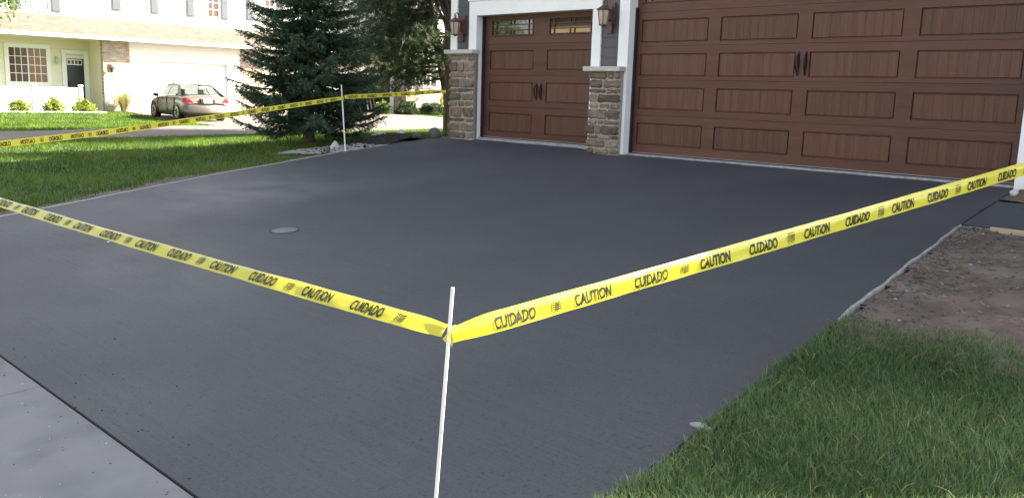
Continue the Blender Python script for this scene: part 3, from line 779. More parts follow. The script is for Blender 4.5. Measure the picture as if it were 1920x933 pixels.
# ================================================================ STAKES AND TAPE
def lath(name, base, top, label, w=.019, th=.012):
    base, top = Vector(base), Vector(top); ax = (top - base).normalized()
    side = ax.cross(Vector((math.sin(YAW), math.cos(YAW), 0))).normalized(); nn = ax.cross(side)
    v = []
    for p in (base, top):
        for (a, b) in ((-1, -1), (1, -1), (1, 1), (-1, 1)): v.append(p + side * a * w / 2 + nn * b * th / 2)
    return tag(mesh_obj(name, v, BOXF, MAT['stake'], None, bevel=.0015), label, 'stake', 'tape stakes')
lath('stake', (6.02, -9.36, -.95), (5.905, -9.16, .175), 'near white lath stake at the driveway corner where two caution tapes meet', .0125, .010)
lath('stake', (-4.50, -2.30, -.30), (-4.53, -2.36, .92), 'far white lath stake between the spruce and the mulch bed', .021, .012)
lath('stake', (-1.9, -9.75, -1.0), (-1.9, -9.75, .30), 'white lath stake at the left front driveway corner, outside the view', .02, .012)
lath('stake', (7.75, -2.45, -.4), (7.75, -2.45, 1.25), 'white lath stake in the soil right of the walkway, outside the view', .02, .012)

def text_mesh(txt):
    cu = bpy.data.curves.new('t', 'FONT'); cu.body = txt; cu.size = 1; cu.offset = .032; cu.resolution_u = 3
    ob = bpy.data.objects.new('t', cu); col.objects.link(ob)
    dg = bpy.context.evaluated_depsgraph_get(); me = ob.evaluated_get(dg).to_mesh()
    V = np.array([v.co[:2] for v in me.vertices]); F = [tuple(p.vertices) for p in me.polygons]
    ob.evaluated_get(dg).to_mesh_clear(); bpy.data.objects.remove(ob); bpy.data.curves.remove(cu)
    V -= V.min(0); V /= V.max(0)
    return V, F
WORDS = {w: text_mesh(w) for w in ('CAUTION', 'CUIDADO')}
def emblem_mesh():
    V, F = [], []
    def quad(a):
        n_ = len(V); V.extend(a); F.append((n_, n_ + 1, n_ + 2, n_ + 3))
    for i in range(4):   # slanted stripes on the right half
        y = .14 + i * .17
        quad([(.42, y), (1.0, y - .10 + .12), (1.0, y + .12), (.42, y + .09)])
    for i in range(4):   # checker block on the left
        for j in range(2):
            x0 = .05 + j * .18; y0 = .14 + i * .17 + (.07 if j else 0)
            quad([(x0, y0), (x0 + .14, y0), (x0 + .14, y0 + .09), (x0, y0 + .09)])
    for k in range(6): quad([(.08 + k * .15, .9), (.17 + k * .15, .9), (.17 + k * .15, .965), (.08 + k * .15, .965)])
    for k in range(5): quad([(.10 + k * .17, .0), (.2 + k * .17, .0), (.2 + k * .17, .05), (.10 + k * .17, .05)])
    return np.array(V, float), F
EMB = emblem_mesh()

def tape(name, keys, width, label, mirror=False, flip=1, s0=.1, curl=.25, group='caution tapes round the driveway', wrinkle=.0011):
    """keys: (pos, up vector, width factor); flip picks the printed side"""
    P = [Vector(k[0]) for k in keys]; U = [Vector(k[1]).normalized() for k in keys]; W = [k[2] for k in keys]
    Ls = [0]
    for a, b in zip(P, P[1:]): Ls.append(Ls[-1] + (b - a).length)
    L = Ls[-1]; n = max(24, int(L / .035)); na = 7
    def at(s):
        s = min(max(s, 0), L)
        for i in range(len(Ls) - 1):
            if s <= Ls[i + 1] or i == len(Ls) - 2: break
        t = (s - Ls[i]) / (Ls[i + 1] - Ls[i]); t2 = t * t * (3 - 2 * t)
        return P[i].lerp(P[i + 1], t), U[i].lerp(U[i + 1], t2).normalized(), W[i] + (W[i + 1] - W[i]) * t2, (P[i + 1] - P[i]).normalized()
    def surf(s, a, off=0.0):      # a in 0..1 across, bottom to top
        p, uu, w, tan = at(s); nn = tan.cross(uu).normalized(); uu = nn.cross(tan).normalized()
        c = (a - .5); bend = curl * width * w * max(0, a - .72) ** 1.5 * 3.2 + .03 * width * math.sin(s * 5.1) * c * 2 + wrinkle * (math.sin(s * 17 + 6 * a) + .6 * math.sin(s * 43 - 9 * a + 2 * math.sin(s * 7)))
        sag = -.012 * math.sin(math.pi * s / L)
        return p + uu * c * width * w + nn * (flip * -bend + flip * off) + Vector((0, 0, sag))
    m_ = MB(); vv = [surf(L * i / n, j / (na - 1)) for i in range(n + 1) for j in range(na)]
    ff = [(i * na + j, (i + 1) * na + j, (i + 1) * na + j + 1, i * na + j + 1) for i in range(n) for j in range(na - 1)]
    root = empty(name, P[0], 0, label, 'caution tape', group)
    mesh_obj('ribbon', vv, ff, MAT['tape'], root, smooth=True)
    s = s0; k = 0
    wl, gap = .180, .118; seq = ['CUIDADO', None, 'CAUTION']
    while s < L - .2:
        it = seq[k % 3]
        VV, FF = EMB if it is None else WORDS[it]
        ln = .050 if it is None else wl
        a0, a1 = (.16, .84) if it is None else (.13, .80)
        pts = []
        for (x, y) in VV:
            sx_ = s + (ln - x * ln if mirror else x * ln)
            pts.append((sx_, a0 + (a1 - a0) * y))
        npt = len(pts); pts = [surf(a_, b_, .0025) for (a_, b_) in pts] + [surf(a_, b_, -.0025) for (a_, b_) in pts]
        FF = list(FF) + [tuple(i + npt for i in reversed(q)) for q in FF]
        mesh_obj('printed_emblem' if it is None else 'printed_word', pts, FF, MAT['ink'], root)
        s += ln + (.066 if (it is None or seq[(k + 1) % 3] is None) else gap); k += 1
    return root
Z = (0, 0, 1)
NS = (5.918, -9.185, -.045)
# to the right: from near stake towards the walkway side
tape('caution_tape', [((5.93, -9.18, .008), Z, .7), ((5.975, -9.03, .036), (0.02, 0, 1), .98), ((6.74, -5.70, .508), (.10, 0, 1), 1), ((7.72, -2.46, .99), (.1, 0, 1), 1)],
     .075, 'yellow caution tape running from the near stake along the right side of the driveway', s0=.17, curl=.5)
# to the left: along the front of the driveway (twisted)
tape('caution_tape', [((-1.88, -9.72, .17), (0, -.2, 1), 1), ((1.2, -9.62, .14), (0, .9, .6), 1), ((3.2, -9.44, .085), (0, .85, .62), 1), ((5.78, -9.20, .027), (0, .8, .68), 1), ((5.90, -9.19, .022), (0, .6, .8), .7)],
     .075, 'yellow caution tape twisting from the near stake across the front of the driveway', s0=.05, curl=.3)
# far left side, printed face turned away
tape('caution_tape', [((-4.512, -2.33, .70), Z, .8), ((-4.30, -2.95, .640), Z, 1), ((-2.98, -6.91, .25), Z, 1), ((-1.92, -9.70, .05), Z, 1)],
     .075, 'yellow caution tape with reversed lettering along the left side of the driveway', mirror=False, s0=.2, curl=.15)
tape('caution_tape', [((-4.16, -.30, .86), Z, .7), ((-4.2, -.7, .845), Z, 1), ((-4.47, -2.1, .735), Z, 1), ((-4.512, -2.31, .715), Z, .8)],
     .075, 'short yellow caution tape from the far stake to the left stone pier', mirror=False, s0=.12, curl=.1)
# knot at the near stake and loose tail at the pier
m = MB()
for k in range(4):
    a = k * 1.5
    m.add([(5.905 + .014 * math.cos(a), -9.172 + .014 * math.sin(a), -.04 + .004 * k), (5.92 + .02 * math.cos(a + 1), -9.19 + .02 * math.sin(a + 1), -.005), (5.935 + .016 * math.cos(a + 2), -9.18 + .016 * math.sin(a + 2), .045 - .004 * k), (5.905 - .01 * math.cos(a), -9.168, .025)], [(0, 1, 2, 3)])
tag(m.build('tape_knot', MAT['tape']), 'crumpled yellow tape knot tied round the near stake', 'tape knot')
m = MB(); pts = []
for i in range(9):
    a = i / 8; pts += [(-4.20 + .02 * math.sin(a * 7), -.33 - .015 * math.sin(a * 5), .84 - .26 * a), (-4.245 + .03 * math.sin(a * 6 + 1), -.35 + .02 * math.sin(a * 9), .83 - .26 * a)]
m.add(pts, [(2 * i, 2 * i + 1, 2 * i + 3, 2 * i + 2) for i in range(8)])
tag(m.build('tape_tail', MAT['tape']), 'loose yellow tape end dangling beside the left stone pier', 'tape tail')

# ================================================================ BED BY THE PIER: gravel, mulch, rocks
def blob(name, c, r, mat, label, cat, seed, group=None, rough=.14, facet=False):
    rs = np.random.default_rng(seed); bm = bmesh.new(); bmesh.ops.create_icosphere(bm, subdivisions=3, radius=1)
    ph = rs.uniform(0, 6, 9)
    for v_ in bm.verts:
        p = v_.co; k = 1 + rough * (math.sin(p.x * 2.1 + ph[0]) * math.sin(p.y * 2.3 + ph[1]) + .6 * math.sin(p.z * 3.7 + ph[2] + p.x * 2) + .35 * math.sin(p.x * 7 + ph[3]) * math.sin(p.y * 6 + ph[4]))
        v_.co = p * k
        if facet:
            q = v_.co; v_.co = Vector([math.copysign(abs(a) ** .75, a) for a in q])
    me = bpy.data.meshes.new(name); bm.to_mesh(me); bm.free()
    me.polygons.foreach_set('use_smooth', [True] * len(me.polygons)); me.materials.append(mat)
    o = bpy.data.objects.new(name, me); col.objects.link(o); o.location = c; o.scale = r; o.rotation_euler = (0, 0, rs.uniform(0, 6))
    return tag(o, label, cat, group)
G = 'rocks in the mulch bed'
blob('boulder', (-4.42, -.34, .07), (.125, .125, .125), MAT['boulder'], 'round grey boulder beside the left stone pier', 'boulder', 1, G, .05)
blob('rock', (-5.22, -.50, .02), (.085, .08, .085), MAT['white_rock'], 'small pale upright rock behind the mulch mound', 'rock', 2, G, .1)
blob('rock', (-5.60, -.75, -.02), (.17, .10, .055), MAT['white_rock'], 'flat pale rock lying behind the mulch, nearest the spruce', 'rock', 3, G, .12)
blob('rock', (-4.95, -.35, .0), (.13, .09, .05), MAT['boulder'], 'flat grey rock between the pale rock and the boulder', 'rock', 4, G, .12)
blob('rock', (-4.72, -2.52, -.20), (.05, .045, .04), MAT['boulder'], 'fist-sized dark stone at the edge of the pale gravel', 'rock', 5, G, .12)
mesh_obj('concrete_chunk', [(-5.32, -2.10, -.22), (-5.10, -2.22, -.22), (-5.05, -2.02, -.22), (-5.28, -1.95, -.22), (-5.17, -2.07, -.07), (-5.12, -2.05, -.09)],
         [(0, 1, 4), (1, 5, 4), (1, 2, 5), (2, 3, 5), (3, 4, 5), (3, 0, 4), (0, 3, 2, 1)], MAT['white_rock'])
tag(bpy.data.objects['concrete_chunk'], 'pale wedge of broken concrete on the gravel under the spruce', 'concrete chunk')
# pale washout pad
def pad_keep(X, Y):
    e = ((X + 5.0 - .35 * (Y + 2.2)) / .62) ** 2 + ((Y + 2.0) / 1.05) ** 2 + .18 * np.sin(X * 9) * np.sin(Y * 7)
    return (e < 1) & (X < ledge(Y) - .015)
sheet('gravel_pad', np.arange(-6.2, -3.9, .04), np.arange(-3.2, -.8, .04), lambda X, Y: ground(X, Y) + .022 + .006 * np.sin(X * 29) * np.sin(Y * 31), MAT['pale_concrete'], keep=pad_keep)
# mulch mound
def mul(X, Y):
    e = ((X + 4.95) / .75) ** 2 + ((Y + .95) / .55) ** 2
    return ground(X, Y) + .13 * np.clip(1 - e, 0, 1) + .012 * np.sin(X * 37 + Y * 11) * np.sin(Y * 41)
sheet('mulch', np.arange(-5.9, -4.2, .035), np.arange(-1.7, -.25, .035), lambda X, Y: mul(X, Y) + .012, MAT['mulch'], keep=lambda X, Y: (((X + 4.95) / .8) ** 2 + ((Y + .95) / .62) ** 2 + .15 * np.sin(X * 13) * np.sin(Y * 11) < 1) & (X < ledge(Y) - .02))
def chips(name, n, fx, fy, hf, mat, size, seed, kind='stuff', flat=.4, mask=None):
    rs = np.random.default_rng(seed); X = fx(rs, n); Y = fy(rs, n)
    if mask is not None: k = mask(X, Y); X, Y = X[k], Y[k]
    n = len(X); s = rs.uniform(.4, 1, n) ** 2 * size
    base = np.array([[1, 0, 0], [-.5, .87, 0], [-.5, -.87, 0], [0, 0, 1], [0, 0, -1]], float)
    Vx = base[None] * np.stack([s * rs.uniform(.7, 1.6, n), s, s * flat * rs.uniform(.6, 1.6, n)], 1)[:, None, :] * rs.uniform(.75, 1.25, (n, 5, 1))
    a = rs.uniform(0, 6.28, n); ca, sa = np.cos(a), np.sin(a)
    x_ = Vx[..., 0] * ca[:, None] - Vx[..., 1] * sa[:, None]; y_ = Vx[..., 0] * sa[:, None] + Vx[..., 1] * ca[:, None]
    VV = np.stack([x_ + X[:, None], y_ + Y[:, None], Vx[..., 2] + (hf(X, Y) + s * flat * .3)[:, None]], 2).reshape(-1, 3)
    T = np.array([[0, 1, 3], [1, 2, 3], [2, 0, 3], [1, 0, 4], [2, 1, 4], [0, 2, 4]])
    FF = (T[None] + 5 * np.arange(n)[:, None, None]).reshape(-1, 3)
    o = np_mesh(name, VV, FF, mat); o['kind'] = kind
    return o
tag(chips('mulch_chips', 2600, lambda r, n: r.normal(-4.98, .42, n), lambda r, n: r.normal(-1.0, .33, n), mul, MAT['mulch'], .035, 3, mask=lambda X, Y: X < ledge(Y) - .06), 'dark shredded mulch chips heaped beside the far stake', 'mulch')
tag(chips('mulch_chips', 160, lambda r, n: r.uniform(-5.5, -4.4, n), lambda r, n: r.uniform(-2.7, -1.3, n), lambda X, Y: ground(X, Y) + .03, MAT['mulch'], .035, 31, mask=lambda X, Y: X < ledge(Y) - .05), 'dark mulch crumbs scattered over the pale gravel pad', 'mulch')
# stones and straw on the bare soil at the right
smask = lambda X, Y: (X > redge(Y) + .05)
tag(chips('pebbles', 1300, lambda r, n: 5.6 + r.exponential(.55, n), lambda r, n: r.uniform(-5.75, -2.5, n), soil_h, MAT['boulder'], .017, 5, flat=.7, mask=smask), 'small grey pebbles strewn over the bare soil', 'pebbles')
tag(chips('pebbles', 70, lambda r, n: 5.6 + r.exponential(.7, n), lambda r, n: r.uniform(-5.75, -2.5, n), soil_h, MAT['pale_concrete'], .022, 6, flat=.5, mask=smask), 'pale larger pebbles on the bare soil', 'pebbles')
tag(chips('soil_crumbs', 1500, lambda r, n: 5.58 + r.exponential(.16, n) + .0, lambda r, n: r.uniform(-5.75, -2.45, n), soil_h, MAT['soil'], .020, 8, flat=.8, mask=smask), 'crumbly loose soil along the slab edge', 'soil crumbs')
def straws(n, seed):
    rs = np.random.default_rng(seed); X = rs.uniform(5.7, 9, n); Y = rs.uniform(-5.8, -2.5, n); k = X > redge(Y) + .1; X, Y = X[k], Y[k]; n = len(X)
    a = rs.uniform(0, 6.28, n); l = rs.uniform(.02, .09, n); w = .0016; z = soil_h(X, Y) + .006
    dx, dy = np.cos(a) * l / 2, np.sin(a) * l / 2
    VV = np.stack([np.stack([X - dx, Y - dy, z], 1), np.stack([X + dx, Y + dy, z + rs.uniform(0, .012, n)], 1), np.stack([X + dx * .2 - np.sin(a) * w * 2, Y + dy * .2 + np.cos(a) * w * 2, z + .004], 1)], 1).reshape(-1, 3)
    o = np_mesh('straw', VV, np.arange(3 * n).reshape(-1, 3), MAT['straw']); o['kind'] = 'stuff'
    return tag(o, 'dry straw bits scattered over the bare soil', 'straw')
straws(700, 9)
blob('rock', (6.62, -3.35, gz(6.62, -3.35) + .02), (.04, .03, .025), MAT['white_rock'], 'largest pale stone on the bare soil', 'rock', 12, None, .15)
blob('rock', (5.62, -2.52, gz(5.62, -2.5) + .035), (.05, .035, .025), MAT['boulder'], 'broken concrete lump at the corner of the walkway', 'rock', 13, None, .2)
blob('rock', (6.065, -7.70, gz(6.2, -7.70) + .05), (.05, .03, .02), MAT['pale_concrete'], 'pale concrete lump showing between grass and driveway edge', 'rock', 14, None, .15)
blob('rock', (5.55, -.80, -.03), (.05, .04, .04), MAT['white_rock'], 'pale stone in the soil at the foot of the right door post', 'rock', 15, None, .15)
tag(chips('grit', 70, lambda r, n: r.uniform(2.2, 4.9, n), lambda r, n: r.uniform(-10.3, -9.66, n), lambda X, Y: drive(0 * X, Y) - .003, MAT['white_rock'], .007, 71, flat=.3), 'pale flecks of grit on the sidewalk slabs', 'grit')
tag(chips('grit', 130, lambda r, n: r.uniform(2.0, 5.6, n), lambda r, n: -9.62 + r.normal(0, .22, n), lambda X, Y: drive(0 * X, Y) + .001, MAT['mulch'], .007, 72, flat=.4), 'dark crumbs along the joint between driveway and sidewalk', 'grit')
blob('concrete_fleck', (-.5, -7.9, dz(-.5, -7.9) + .006), (.018, .014, .008), MAT['white_rock'], 'single white fleck on the dark driveway left of the cleanout cover', 'fleck', 73, None, .2)
# thin black hook pole by the spruce
m = MB(); m.tube([(-6.07, -1.64, -.25), (-6.07, -1.64, .55), (-6.06, -1.63, 1.25)], .014, 8); tag(m.build('garden_pole', MAT['black']), 'thin black garden pole standing beside the spruce trunk', 'pole')

# ================================================================ GRASS
def blades(name, X, Y, Z, length, width, lean, mat, seed, seg2=True, label=None):
    rs = np.random.default_rng(seed); n = len(X)
    L_ = length * rs.uniform(.4, 1.35, n); az = rs.uniform(0, 2 * np.pi, n)
    # clumped lean direction
    cl = np.sin(X * 3.1 + 1.3 * np.sin(Y * 2.7)) * 2 + np.cos(Y * 3.7 + X) * 2
    az = np.where(rs.random(n) < .3, cl + rs.normal(0, .7, n), az)
    ln = np.clip(rs.normal(lean, .35, n), 0, 1.6)
    tint = np.clip(.42 + .28 * np.sin(X * 1.9 + np.sin(Y * 2.3) * 1.5) * np.sin(Y * 1.7) + rs.normal(0, .24, n), 0, 1)
    d = np.stack([np.cos(az), np.sin(az)], 1); p = np.stack([-np.sin(az), np.cos(az)], 1)
    fa = rs.uniform(0, 2 * np.pi, n); p = np.stack([np.cos(fa), np.sin(fa)], 1)
    w = width * rs.uniform(.7, 1.3, n)
    B0 = np.stack([X, Y, Z], 1)
    def pt(f, bend, side):
        o = np.empty((n, 3)); h = ln * bend * L_
        o[:, 0] = X + d[:, 0] * h + p[:, 0] * w * side; o[:, 1] = Y + d[:, 1] * h + p[:, 1] * w * side
        o[:, 2] = Z + L_ * f * (1 - .25 * np.clip(ln, 0, 1.2) * bend)
        return o
    if seg2:
        VV = np.stack([pt(0, 0, -.5), pt(0, 0, .5), pt(.55, .32, -.4), pt(.55, .32, .4), pt(.95, .85, 0)], 1).reshape(-1, 3)
        T = np.array([[0, 1, 3], [0, 3, 2], [2, 3, 4]]); k = 5
    else:
        VV = np.stack([pt(0, 0, -.5), pt(0, 0, .5), pt(.95, .6, 0)], 1).reshape(-1, 3); T = np.array([[0, 1, 2]]); k = 3
    FF = (T[None] + k * np.arange(n)[:, None, None]).reshape(-1, 3)
    o = np_mesh(name, VV, FF, mat, colors=np.repeat(tint, k)); o['kind'] = 'stuff'
    return tag(o, label, 'grass')
# right foreground lawn
n = 290000
X = rng.uniform(5.7, 10.2, n); Y = rng.uniform(-11.0, -5.2, n)
front = -5.72 + .10 * np.sin(X * 4.1) + .06 * np.sin(X * 9.7) + .18 * smf(6.3, 7.2, X)
dens = np.clip((front - Y) / .35, 0, 1)
keep = (X > redge(Y) + .012 + .022 * np.sin(Y * 5.3) * np.sin(Y * 2.1)) & (rng.random(n) < .25 + .75 * dens) & (Y < front + .1 * rng.random(n)) & (np.hypot(X - CAM.x, Y - CAM.y) > 1.2)
keep &= ~((X > 9.2) & (rng.random(n) < .6))
X, Y = X[keep], Y[keep]
blades('grass', X, Y, np.where(X < redge(Y) + .12, drive(X, Y) - .012, ground(X, Y) + .03), .056, .0040, .65, MAT['grass_near'], 21, True, 'thick green grass in the right foreground beside the dark driveway')
ks = rng.random(len(X)) < .012
blades('straw', X[ks], Y[ks], ground(X[ks], Y[ks]) + .035, .075, .004, 1.25, MAT['dry_grass'], 27, True, 'dead straw-coloured blades mixed into the right foreground lawn')
# left lawn
n = 210000
X = rng.uniform(-15.8, -3.2, n); Y = rng.uniform(-10.5, 11, n)
keep = (X < ledge(Y) - .06 - wob(Y) * rng.uniform(.4, 1.0, n)) & (X > -13.6 - .19 * Y)
keep &= ~(((X + 5.0 - .35 * (Y + 2.2)) / .62) ** 2 + ((Y + 2.0) / 1.05) ** 2 < 1.0)
keep &= ~((((X + 4.95) / .8) ** 2 + ((Y + .95) / .6) ** 2) < 1.0) & ~((Y > -.2) & (X > -4.6)) & ~((Y > -1.2) & (X > -4.55))
X, Y = X[keep], Y[keep]
blades('grass', X, Y, ground(X, Y), .075, .010, .6, MAT['grass_far'], 22, False, 'green lawn between the left driveway edge and the shared lane')
# lawn in front of neighbour
n = 60000
X = rng.uniform(-29.5, -16, n); Y = rng.uniform(-9, 4.5, n)
keep = ~lane_keep(X, Y) & (X < np.interp(Y, [-9, -3, .2, 1.5, 2.4, 5], [-14, -16.7, -18.5, -19.4, -19.6, -19.6])) & (Y < 3.05 + np.clip(-X - 19.5, 0, 20) * .12 - .05)
X, Y = X[keep], Y[keep]
blades('grass', X, Y, ground(X, Y), .07, .022, .5, MAT['grass_far'], 23, False, 'sunlit yellow-green lawn in front of the cream house')
n = 26000
X = rng.uniform(-29.3, -21, n); Y = rng.uniform(12, 30, n); keep = ~lane_keep(X, Y) & (Y > 19.0) | (~lane_keep(X, Y) & (X < -22.5) & (Y > 19))
X, Y = X[keep], Y[keep]
blades('grass', X, Y, ground(X, Y), .07, .025, .5, MAT['grass_far'], 24, False, 'narrow lawn in front of the boxwood bushes')

# ================================================================ TREES
def needle_tris(P, D, length, width, rs, tint):
    n = len(P); a = rs.normal(0, 1, (n, 3)); s = np.cross(D, a); s /= np.linalg.norm(s, axis=1, keepdims=True) + 1e-9
    VV = np.stack([P - s * width / 2, P + s * width / 2, P + D * length[:, None]], 1).reshape(-1, 3)
    return VV, np.repeat(tint, 3)

def spruce(base, H, Rm, label):
    rs = np.random.default_rng(5); t = empty('spruce_tree', base, 0, label, 'tree')
    m_ = MB(); m_.tube([(0, 0, -.1), (0.0, 0, .12), (.01, 0, .6), (0, .02, H * .5), (0, 0, H)], [.19, .115, .098, .055, .008], 10); m_.build('trunk', MAT['bark'], t, smooth=True, world=False)
    Ps, Ds, Ts, Ls = [], [], [], []; br = MB(); z = .48
    while z < H - .25:
        fr = z / H; nb = rs.integers(9, 12) if z < 3.8 else rs.integers(6, 8)
        a0 = rs.uniform(0, 6.28)
        for k in range(nb):
            az = a0 + 2 * np.pi * k / nb + rs.normal(0, .22)
            Lb = Rm * (1 - fr) ** .75 * rs.uniform(.72, 1.18) * (.80 if z < .55 else 1)
            zz = z + rs.normal(0, .07); droop = (.20 - .26 * fr) * rs.uniform(.4, 1.5)
            d = np.array([np.cos(az), np.sin(az)]); n_ = max(6, int(Lb / .038)); ss = np.linspace(.12, 1, n_)
            px = ss * Lb; pz = zz - droop * Lb * np.sin(ss * 2.2) / 1.0 + .10 * Lb * ss ** 3 * 1.2
            pts = np.stack([d[0] * px, d[1] * px, pz], 1)
            br.tube([tuple(p) for p in pts[::3]] if n_ > 6 else [tuple(p) for p in pts], np.linspace(.012, .003, len(pts[::3]) if n_ > 6 else len(pts)), 4, False)
            tang = np.gradient(pts, axis=0); tang /= np.linalg.norm(tang, axis=1, keepdims=True)
            side = np.array([-d[1], d[0], 0]); btint = rs.normal(0, .12)
            for i in range(n_):
                s = ss[i]
                for sg in (-1, 1, 0):
                    if sg == 0:
                        if s < .3 or rs.random() < .35: continue
                        tl = rs.uniform(.06, .14); dv = np.array([rs.normal(0, .4), rs.normal(0, .4), -.75]) + tang[i] * .6
                    else:
                        tl = (.40 * (1 - s) + .10) * Lb * .75 * rs.uniform(.6, 1.2); dv = tang[i] * rs.uniform(.55, 1.0) + side * sg * rs.uniform(.6, 1) + np.array([0, 0, rs.uniform(-.45, .1)])
                    dv /= np.linalg.norm(dv)
                    nn_ = int(max(7, tl / (.0085 if z < 3.6 else .02)))
                    q = rs.uniform(0, 1, nn_); pp = pts[i] + dv * (q * tl)[:, None] + np.array([0, 0, -.12]) * (q ** 2 * tl)[:, None]
                    nd = rs.normal(0, 1, (nn_, 3)); nd -= (nd @ dv)[:, None] * dv; nd /= np.linalg.norm(nd, axis=1, keepdims=True); nd = nd * .8 + dv * .75; nd /= np.linalg.norm(nd, axis=1, keepdims=True)
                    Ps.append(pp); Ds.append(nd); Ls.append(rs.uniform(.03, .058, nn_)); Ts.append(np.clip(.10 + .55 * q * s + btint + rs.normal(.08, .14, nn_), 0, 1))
        z += .135 if z < 3.6 else .26
    br.build('branches', MAT['bark'], t, world=False)['kind'] = 'stuff'
    P = np.concatenate(Ps); D = np.concatenate(Ds); L_ = np.concatenate(Ls); T = np.concatenate(Ts)
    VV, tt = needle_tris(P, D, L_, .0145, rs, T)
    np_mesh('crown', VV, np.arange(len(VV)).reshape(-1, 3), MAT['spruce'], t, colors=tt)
    return len(P)
NSPR = spruce((-6.55, -1.72, gz(-6.55, -1.72)), 6.0, 1.50, 'dense blue-green spruce tree on the left lawn behind the caution tape')

def tufts(centres, n_each, length, width, mat, name, parent, seed, up=.2, tb=.35):
    rs = np.random.default_rng(seed); C_ = np.repeat(centres, n_each, 0); n = len(C_)
    D = rs.normal(0, 1, (n, 3)); D[:, 2] += up * 2; D /= np.linalg.norm(D, axis=1, keepdims=True)
    ct = np.repeat(rs.normal(tb, .2, len(centres)), n_each)
    VV, tt = needle_tris(C_ + D * .02, D, length * rs.uniform(.6, 1.15, n), width, rs, np.clip(ct + rs.normal(0, .15, n), 0, 1))
    return np_mesh(name, VV, np.arange(len(VV)).reshape(-1, 3), mat, parent, colors=tt)

def pine(base, label):
    rs = np.random.default_rng(15); t = empty('pine_tree', base, 0, label, 'tree')
    m_ = MB()
    tp = [(.05, 0, -.1), (0, -.02, 1.0), (-.36, -.06, 2.3), (-.80, -.10, 3.75), (-1.05, 0, 5.0), (-1.1, 0, 7.5)]
    m_.tube(tp, [.17, .135, .115, .10, .08, .02], 10)
    m_.tube([(-.2, -.04, 1.75), (-.24, .10, 2.5), (-.30, .28, 3.6), (-.2, .3, 5.0), (.1, .3, 6.6)], [.08, .085, .08, .06, .02], 8)
    m_.build('trunk', MAT['bark'], t, smooth=True, world=False)
    view = np.array([math.sin(R(-49)), math.cos(R(-49))]); left = np.array([-view[1], view[0]])   # horizontal directions
    cs = []; br = MB()
    for k in range(175):
        z0 = rs.uniform(1.55, 6.6); s_ = np.interp(z0, [p[2] for p in tp], range(len(tp))); i = min(int(s_), len(tp) - 2); f = s_ - i
        st = np.array(tp[i]) * (1 - f) + np.array(tp[i + 1]) * f
        az = rs.uniform(0, 6.28)
        if k % 3: az = math.atan2(left[1], left[0]) + rs.normal(0, .75)      # heavier on the left side of the trunk
        L_ = rs.uniform(1.3, 3.0) * np.interp(z0, [1.5, 2.4, 7], [.8, 1.1, .55]); d = np.array([math.cos(az), math.sin(az)])
        pts = [st]; n_ = 9; rise = rs.uniform(-.28, .22)
        for j in range(1, n_ + 1):
            q = j / n_; pts.append(st + np.array([d[0] * L_ * q, d[1] * L_ * q, rise * L_ * q - .22 * L_ * q * q]) + rs.normal(0, .035, 3))
        br.tube([tuple(p) for p in pts], np.linspace(.036, .006, n_ + 1), 5, False)
        for j in range(3, n_ + 1):
            for _ in range(8):
                off = rs.normal(0, 1, 3) * np.array([.24, .24, .12]); c = pts[j] + off
                cs.append(c)
                if rs.random() < .35: br.tube([tuple(pts[j]), tuple(c)], [.008, .004], 4, False)
    br.build('branches', MAT['bark'], t, world=False)['kind'] = 'stuff'
    tufts(np.array(cs), 30, .15, .0095, MAT['pine'], 'crown', t, 16)
    return t
pine((-10.5, 5.4, gz(-10.5, 5.4)), 'tall loose-needled pine tree behind the left stone pier')

def broadleaf(base, H, c, r, n, label, name='leafy_tree', mat='leaf', size=.075, seed=31, group=None):
    rs = np.random.default_rng(seed); t = empty(name, base, 0, label, 'tree', group)
    m_ = MB(); m_.tube([(0, 0, -.1), (0, 0, H * .3), (.1, .05, H * .6), (.1, 0, H * .95)], [.17, .13, .09, .02], 9)
    cl = []
    for k in range(26 if n < 20000 else 70):
        a = rs.uniform(0, 6.28); e = rs.uniform(-.5, 1.2); d = np.array([math.cos(a) * math.cos(e), math.sin(a) * math.cos(e), math.sin(e)]) * np.array(r) * rs.uniform(.6, 1)
        p = np.array(c) + d; cl.append(p); m_.tube([(0.05, 0, H * rs.uniform(.28, .55)), tuple(np.array([0, 0, H * .5]) * .4 + p * .6), tuple(p)], [.045, .025, .008], 5, False)
    m_.build('trunk', MAT['bark'], t, world=False)
    cl = np.array(cl); ci = rs.integers(0, len(cl), n); P = cl[ci] + rs.normal(0, 1, (n, 3)) * np.array(r) * .22
    leaves('crown', P, size, MAT[mat], t, rs)
    return t
def leaves(name, P, size, mat, parent, rs, tb=.5):
    n = len(P); a = rs.normal(0, 1, (n, 3)); a /= np.linalg.norm(a, axis=1, keepdims=True); b = np.cross(a, rs.normal(0, 1, (n, 3))); b /= np.linalg.norm(b, axis=1, keepdims=True) + 1e-9
    s = size * rs.uniform(.6, 1.3, n)[:, None]
    VV = np.stack([P, P + a * s * .5 + b * s * .33, P + a * s, P + a * s * .5 - b * s * .33], 1).reshape(-1, 3)
    T = np.array([[0, 1, 2], [0, 2, 3]]); FF = (T[None] + 4 * np.arange(n)[:, None, None]).reshape(-1, 3)
    return np_mesh(name, VV, FF, mat, parent, colors=np.repeat(np.clip(rs.normal(tb, .25, n), 0, 1), 4))
broadleaf((-20.3, -6.4, -.43), 6.0, (0.7, 2.3, 3.75), (1.3, 1.35, 1.1), 9000, 'leafy deciduous tree at the top left corner, its branch tips in the sun', size=.10)
broadleaf((-24, -17.5, -.9), 9, (0, 0, 4.6), (3.0, 3.0, 3.2), 12000, 'leafy street tree reflected in the left garage window', seed=32, size=.14)
